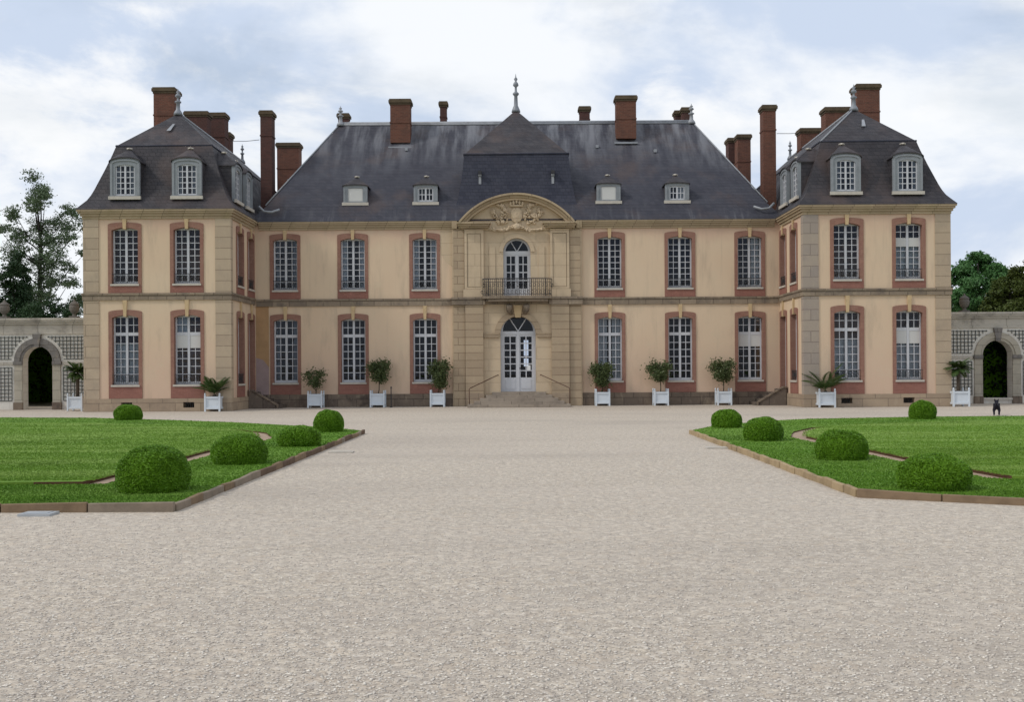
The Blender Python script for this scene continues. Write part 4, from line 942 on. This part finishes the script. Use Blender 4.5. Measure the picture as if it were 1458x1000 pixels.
# right
d = 74.; b = px(1395, 527, d); base = (b[0], b[1], 0)
cl = [(1397, 372, 13), (1375, 384, 12), (1418, 384, 13), (1362, 398, 10), (1396, 394, 15), (1430, 396, 9), (1380, 406, 14), (1412, 408, 14), (1362, 418, 12), (1392, 424, 15), (1424, 422, 12), (1370, 438, 13), (1404, 444, 14), (1360, 448, 12), (1385, 452, 14), (1345, 430, 12), (1340, 410, 12), (1430, 440, 12)]
tree('tree', base, 'rounded mid green tree rising behind the right garden wall', 'tree', 9., clusters_px(cl, d, base), .3, 42000, .105, M['round_leaf'], M['dark_bark'], 'trees behind the garden walls', .6)
d = 70.; b = px(1440, 527, d); base = (b[0], b[1], 0)
cl = [(1446, 388, 9), (1458, 384, 10), (1434, 404, 11), (1452, 406, 13), (1422, 418, 9), (1442, 422, 13), (1464, 420, 14), (1412, 436, 10), (1432, 440, 13), (1455, 444, 14), (1405, 450, 10), (1425, 454, 12), (1475, 400, 13), (1480, 430, 15)]
tree('bush', base, 'olive yellow bushy tree in front of the round green tree at right', 'tree', 7.5, clusters_px(cl, d, base, 1.1), .2, 26000, .095, M['olive_leaf'], M['dark_bark'], 'trees behind the garden walls', .6)
# shrubs seen through the arches
def hedge(cx, cy, w, dp, h, label, n):
    o = tag(empty('hedge', (cx, cy, 0)), label, 'hedge')
    C = np.stack([RNG.uniform(-w/2, w/2, n), RNG.uniform(-dp/2, dp/2, n), RNG.uniform(0, h, n)], 1)
    for k in range(n): C[k] += np.array(mnoise.noise_vector(Vector(C[k])*1.1))*.35
    C[:, 2] = np.abs(C[:, 2]); V, Fc = leaf_quads(C, .11, .2); npmesh('leaves', V, Fc, M['shade_leaf'], o)
    b = MB(); b.box(-w/2 + .3, w/2 - .3, -dp/2 + .45, dp/2, 0, h - .4); b.build('twigs', M['box_core'], o)
    b = MB().box(-w/2, w/2, -dp/2 - (10 if cx < 0 else 1.0), dp/2, 3.25, 3.45)  # slab and sides added only to keep daylight off the hedge
    if cx < 0: b.box(-w/2, -w/2 + .2, -dp/2 - 10, dp/2, 0, 3.249).box(w/2 - .2, w/2, -dp/2 - 10, dp/2, 0, 3.249)
    b.build('added_shade_canopy', M['box_core'], o)
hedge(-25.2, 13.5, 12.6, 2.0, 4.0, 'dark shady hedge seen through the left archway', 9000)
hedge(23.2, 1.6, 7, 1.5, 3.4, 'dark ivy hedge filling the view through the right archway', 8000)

# ------------------------------------------------------------------ planters
def make_planter():
    o = empty('planter_box'); W = .35
    b = MB().box(-W+.05, W-.05, -W+.05, W-.05, .10, .62)
    for sx in (-1, 1):
        b.box(-W+.07, W-.07, *sorted((sx*(W-.05), sx*(W-.015))), .10, .18).box(-W+.07, W-.07, *sorted((sx*(W-.05), sx*(W-.015))), .55, .63)
        b.box(*sorted((sx*(W-.05), sx*(W-.015))), -W+.07, W-.07, .10, .18).box(*sorted((sx*(W-.05), sx*(W-.015))), -W+.07, W-.07, .55, .63)
    b.build('panel', M['planter'], o)
    for sx in (-1, 1):
        for sy in (-1, 1):
            p = MB().box(*sorted((sx*W, sx*(W-.07))), *sorted((sy*W, sy*(W-.07))), 0, .68)
            p.lathe([(.02, .68), (.035, .70), (.042, .73), (.03, .765), (.005, .78)], (sx*(W-.035), sy*(W-.035), 0), 8)
            p.build('post', M['planter'], o)
    MB().box(-W+.07, W-.07, -W+.07, W-.07, .621, .634).build('soil', M['earth'], o)
    return o
PB = make_planter(); nP = 0
def shrub(loc, w, h0, h1, n, size, label, lop=0., shape=None):
    o = tag(empty('potted_shrub', loc), label, 'shrub', 'potted shrubs along the main front')
    t = MB(); zc = (h0+h1)/2; rz = (h1-h0)/2
    t.tube([(0, 0, .58), (.02 + lop*.3, .01, .8), (lop*.7, 0, h0 + .15)], [.026, .022, .02], 7)
    cl = []
    for k in range(11):
        a = 2.4*k; r = (.25 + .6*((k*37) % 10)/10); z = zc + rz*.72*math.sin(k*1.7); q = math.sqrt(max(.1, 1 - ((z-zc)/rz)**2))
        c = Vector((lop + math.cos(a)*r*w/2*q, math.sin(a)*r*w/2*q*.9, z)); cl.append(c); t.tube([(lop*.7, 0, h0 + .1), (c.x*.6 + lop*.3, c.y*.6, (h0 + c.z)/2 + .05), c], [.014, .010, .005], 5)
    t.build('stem', M['bark'], o, smooth=True)
    CL = np.array(cl); C = CL[RNG.integers(0, len(cl), n)] + RNG.normal(0, .42, (n, 3))*np.array([w*.30, w*.28, rz*.6])
    V, Fc = leaf_quads(C, size, .4); npmesh('crown', V, Fc, M['citrus'], o)
def palm(loc, trunk, nf, length, label, tilt=(.2, 1.2), seed=1, droop=1.2):
    rnd = random.Random(seed); o = tag(empty('potted_palm', loc), label, 'palm', 'potted palms beside the wings')
    z0 = .60; zt = z0 + trunk
    t = MB().tube([(0, 0, z0 - .03), (.01, 0, z0 + trunk*.5), (0, 0, zt)], [.075, .07, .085] if trunk > .2 else [.08, .09, .07], 9); t.build('trunk', M['bark'], o)
    V, Fc = [], []
    for k in range(nf):
        az = k*2.399 + rnd.uniform(-.2, .2); el = rnd.uniform(*tilt); L = length*rnd.uniform(.75, 1.1); p = Vector((0, 0, zt)); e = el; dirs = Vector((math.cos(az), math.sin(az), 0)); sd = Vector((-math.sin(az), math.cos(az), 0)); N = 13
        pts = [p.copy()]
        for j in range(N):
            p = p + (dirs*math.cos(e) + Vector((0, 0, math.sin(e))))*L/N; e -= (droop*rnd.uniform(.7, 1.15))/N; pts.append(p.copy())
        for j in range(N):
            a, b = pts[j], pts[j+1]; i = len(V); V += [a - sd*.008, a + sd*.008, b + sd*.006, b - sd*.006]; Fc.append((i, i+1, i+2, i+3))
            if j >= 2:
                ll = L*.30*math.sin(PI*(j/N*.85 + .12)); 
                for sg in (-1, 1):
                    for f_ in (0, .5):
                        q = a.lerp(b, f_); tip = q + sd*sg*ll*.8 + (b-a).normalized()*ll*.6 + Vector((0, 0, -.22*ll)); m = q.lerp(tip, .5) + Vector((0, 0, .04*ll)); ww = (b-a).normalized()*.022
                        i = len(V); V += [q - ww*.6, m - ww, tip, m + ww]; Fc.append((i, i+1, i+2, i+3))
    npmesh('fronds', [tuple(v) for v in V], Fc, M['palm'], o)
YM = -.85; YW = YF - .6
plan = [(106, 49.7, 'beside the left archway', 'palm1', 'small palm on a bare trunk in the planter beside the left archway'), (302, 48.0, 'before the corner of the left wing', 'palm0', 'low spreading palm in the planter before the left wing'),
        (448, 52.0, 'leftmost along the main front, with a thin shrub', 'sh', 'thin straggly shrub leftmost along the main front'), (537, 52.1, 'with a round headed shrub, second left of the door', 'sh', 'round headed shrub on a bare stem, second left of the entrance'), (622.5, 52.15, 'nearest the entrance steps on the left', 'sh', 'upright dense shrub nearest the entrance on the left'),
        (858.5, 52.15, 'nearest the entrance steps on the right', 'sh', 'dense dark shrub nearest the entrance on the right'), (942, 52.1, 'second right of the entrance', 'sh', 'spreading shrub second right of the entrance'), (1032, 52.0, 'rightmost along the main front', 'sh', 'wide spreading shrub rightmost along the main front'),
        (1178, 48.0, 'before the corner of the right wing', 'palm0', 'large palm with long arching fronds in the planter before the right wing'), (1369, 48.2, 'beside the right archway', 'palm1', 'palm on a short trunk in the planter beside the right archway')]
SH = {448: (1.12, .95, 1.75, 900, .058, -.02), 537: (1.1, 1.22, 2.15, 2600, .055, .10), 622.5: (1.0, .95, 2.1, 2800, .055, .12), 858.5: (1.15, .95, 1.95, 2800, .055, 0), 942: (1.2, 1.16, 2.0, 2300, .055, -.02), 1032: (1.3, 1.14, 2.05, 2600, .055, .0)}
for k, (x, dd, where, kind, lab) in enumerate(plan):
    o = PB if k == 0 else copy_tree(PB)
    X = (x - .0065*50 - 737)*dd/F; o.location = (X, dd + .35 + D - .0, 0)
    if abs(x - 737) > 300 and kind.startswith('palm'): o.scale = (1.05, 1.05, 1.05) if x > 1000 else (.98, 1, 1.02)
    tag(o, 'pale white wooden planter box ' + where, 'planter', 'white planter boxes'); L_ = tuple(o.location)
    if kind == 'sh':
        w, h0, h1, n, sz, lop = SH[x]; shrub(L_, w, h0, h1, n, sz, lab, lop)
    elif kind == 'palm1': palm(L_, 1.08 if x < 500 else 1.02, 44, .72, lab, (-.1, 1.4), int(x), 1.2)
    else: palm(L_, .12, 24 if x < 500 else 17, 1.0 if x < 500 else 1.35, lab, (.62, 1.5), int(x), .95)
# thin black post by the second planter
p = px(557, 580, 52.0); o = tag(empty('post', (p[0], p[1], 0)), 'thin black post standing right of the second left planter', 'post')
MB().lathe([(.03, 0), (.022, .06), (.022, .88), (.035, .90), (.035, .94), (.01, .98)], (0, 0, 0), 8).build('shaft', M['iron'], o); MB().lathe([(.07, 0), (.07, .02), (.03, .04)], (0, 0, 0), 10).build('base', M['iron'], o)

# ------------------------------------------------------------------ small black dog seen from behind
p = pxg(1419, 592)
bm = bmesh.new(); sk = [((0, .16, .30), .085), ((0, 0, .29), .088), ((0, -.16, .30), .085), ((0, .27, .37), .052), ((0, .34, .43), .055), ((0, .42, .415), .034), ((0, .47, .405), .022),
      ((.065, .17, .17), .034), ((.06, .17, .085), .022), ((.06, .18, .015), .022), ((-.065, .17, .17), .034), ((-.06, .17, .085), .022), ((-.06, .18, .015), .022),
      ((.07, -.13, .18), .044), ((.068, -.19, .10), .022), ((.066, -.16, .015), .022), ((-.07, -.15, .18), .044), ((-.068, -.21, .10), .022), ((-.066, -.18, .015), .022),
      ((0, -.25, .35), .022), ((.01, -.31, .41), .014), ((.045, .32, .485), .018), ((.055, .31, .52), .008), ((-.045, .32, .485), .018), ((-.055, .31, .52), .008)]
vs = [bm.verts.new(c) for c, r in sk]
for a, b in ((1,0),(1,2),(0,3),(3,4),(4,5),(5,6),(0,7),(7,8),(8,9),(0,10),(10,11),(11,12),(2,13),(13,14),(14,15),(2,16),(16,17),(17,18),(2,19),(19,20),(4,21),(21,22),(4,23),(23,24)): bm.edges.new((vs[a], vs[b]))
me = bpy.data.meshes.new('dog'); bm.to_mesh(me); bm.free()
dog = link('dog', me, M['dog'], None, (p[0], p[1], 0)); dog.rotation_euler.z = -.40; dog.scale = (1.25, 1.1, 1.1)
md = dog.modifiers.new('skin', 'SKIN')
for i, (c, r) in enumerate(sk): me.skin_vertices[0].data[i].radius = (r, r); me.skin_vertices[0].data[i].use_root = (i == 1)
dog.modifiers.new('sub', 'SUBSURF').levels = 1; dog.modifiers['sub'].render_levels = 2
tag(dog, 'small black dog standing on the gravel before the right archway', 'dog')

# ------------------------------------------------------------------ light, sky, camera
SUN = Vector((-.80, -.34, .80)).normalized()
w = bpy.data.worlds.new('World'); scene.world = w; w.use_nodes = True; t = w.node_tree; t.nodes.clear(); N = t.nodes.new; Lk = t.links.new
out = N('ShaderNodeOutputWorld'); bg = N('ShaderNodeBackground'); sky = N('ShaderNodeTexSky'); sky.sky_type = 'NISHITA'; sky.sun_disc = False
sky.sun_elevation = math.asin(SUN.z); sky.sun_rotation = math.atan2(SUN.x, SUN.y); sky.air_density = 1.2; sky.dust_density = 1.0
tc = N('ShaderNodeTexCoord'); sp = N('ShaderNodeSeparateXYZ'); Lk(tc.outputs['Generated'], sp.inputs[0])
def mth(op, a, b):
    n_ = N('ShaderNodeMath'); n_.operation = op
    for i, v in enumerate((a, b)):
        if isinstance(v, (int, float)): n_.inputs[i].default_value = v
        else: Lk(v, n_.inputs[i])
    return n_.outputs[0]
cb = N('ShaderNodeCombineXYZ'); Lk(sp.outputs[0], cb.inputs[0]); Lk(sp.outputs[1], cb.inputs[1]); Lk(mth('MULTIPLY', sp.outputs[2], 2.1), cb.inputs[2])
def wn(scale, loc, det=6, rough=.55, dist=.3):
    mp = N('ShaderNodeMapping'); Lk(cb.outputs[0], mp.inputs[0]); mp.inputs['Location'].default_value = loc
    n_ = N('ShaderNodeTexNoise'); Lk(mp.outputs[0], n_.inputs['Vector']); n_.inputs['Scale'].default_value = scale; n_.inputs['Detail'].default_value = det; n_.inputs['Roughness'].default_value = rough; n_.inputs['Distortion'].default_value = dist
    return n_.outputs['Fac']
def mr(v, a, b, lo=0., hi=1.):
    n_ = N('ShaderNodeMapRange'); n_.interpolation_type = 'SMOOTHSTEP'; Lk(v, n_.inputs[0])
    for i, q in enumerate((a, b, lo, hi)): n_.inputs[i+1].default_value = q
    return n_.outputs[0]
def mx(f, a, b):
    n_ = N('ShaderNodeMix'); n_.data_type = 'RGBA'
    for i, v in ((0, f), (6, a), (7, b)):
        if isinstance(v, tuple): n_.inputs[i].default_value = (*v, 1)
        else: Lk(v, n_.inputs[i])
    return n_.outputs[2]
cov = mr(wn(3.2, (1.7, .4, .3), 7, .55, .2), .36, .56, .66, 1.)
shade = mr(wn(3.0, (5.2, 2.1, 1), 8, .56, .25), .42, .57)
cloud = mx(shade, (6.5, 7.5, 9.2), (9.9, 10.2, 10.6))
cloud = mx(mr(wn(4.2, (9.3, 4.4, 2), 8, .6), .50, .64, 0, .9), cloud, (10.5, 10.6, 10.7))
c = mx(cov, sky.outputs[0], cloud); Lk(c, bg.inputs['Color']); bg.inputs['Strength'].default_value = .095
Lk(bg.outputs[0], out.inputs['Surface'])
sl = bpy.data.lights.new('sun', 'SUN'); sl.energy = 1.5; sl.angle = math.radians(10); sl.color = (1, .95, .87)
so = bpy.data.objects.new('sun', sl); COL.objects.link(so); so.rotation_euler = SUN.to_track_quat('Z', 'Y').to_euler(); so.location = (-30, -40, 40)
cam = bpy.data.cameras.new('camera'); cam.sensor_width = 36; cam.lens = F/1458*36; cam.clip_end = 5000; cam.clip_start = .1
cam.shift_x = -8/1458; cam.shift_y = 27/1458
co = bpy.data.objects.new('camera', cam); COL.objects.link(co)
co.matrix_world = Matrix.Translation((0, CAM_Y, CAM_Z)) @ Matrix.Rotation(PI/2, 4, 'X') @ Matrix.Rotation(-.0065, 4, 'Z')
scene.camera = co
scene.view_settings.view_transform = 'Standard'; scene.view_settings.look = 'None'; scene.view_settings.gamma = 1; scene.view_settings.exposure = 0; scene.view_settings.use_curve_mapping = False
scene.render.engine = 'CYCLES'
try:
    scene.cycles.max_bounces = 8; scene.cycles.transparent_max_bounces = 12; scene.cycles.use_denoising = True; scene.cycles.caustics_reflective = False; scene.cycles.caustics_refractive = False
except Exception: pass
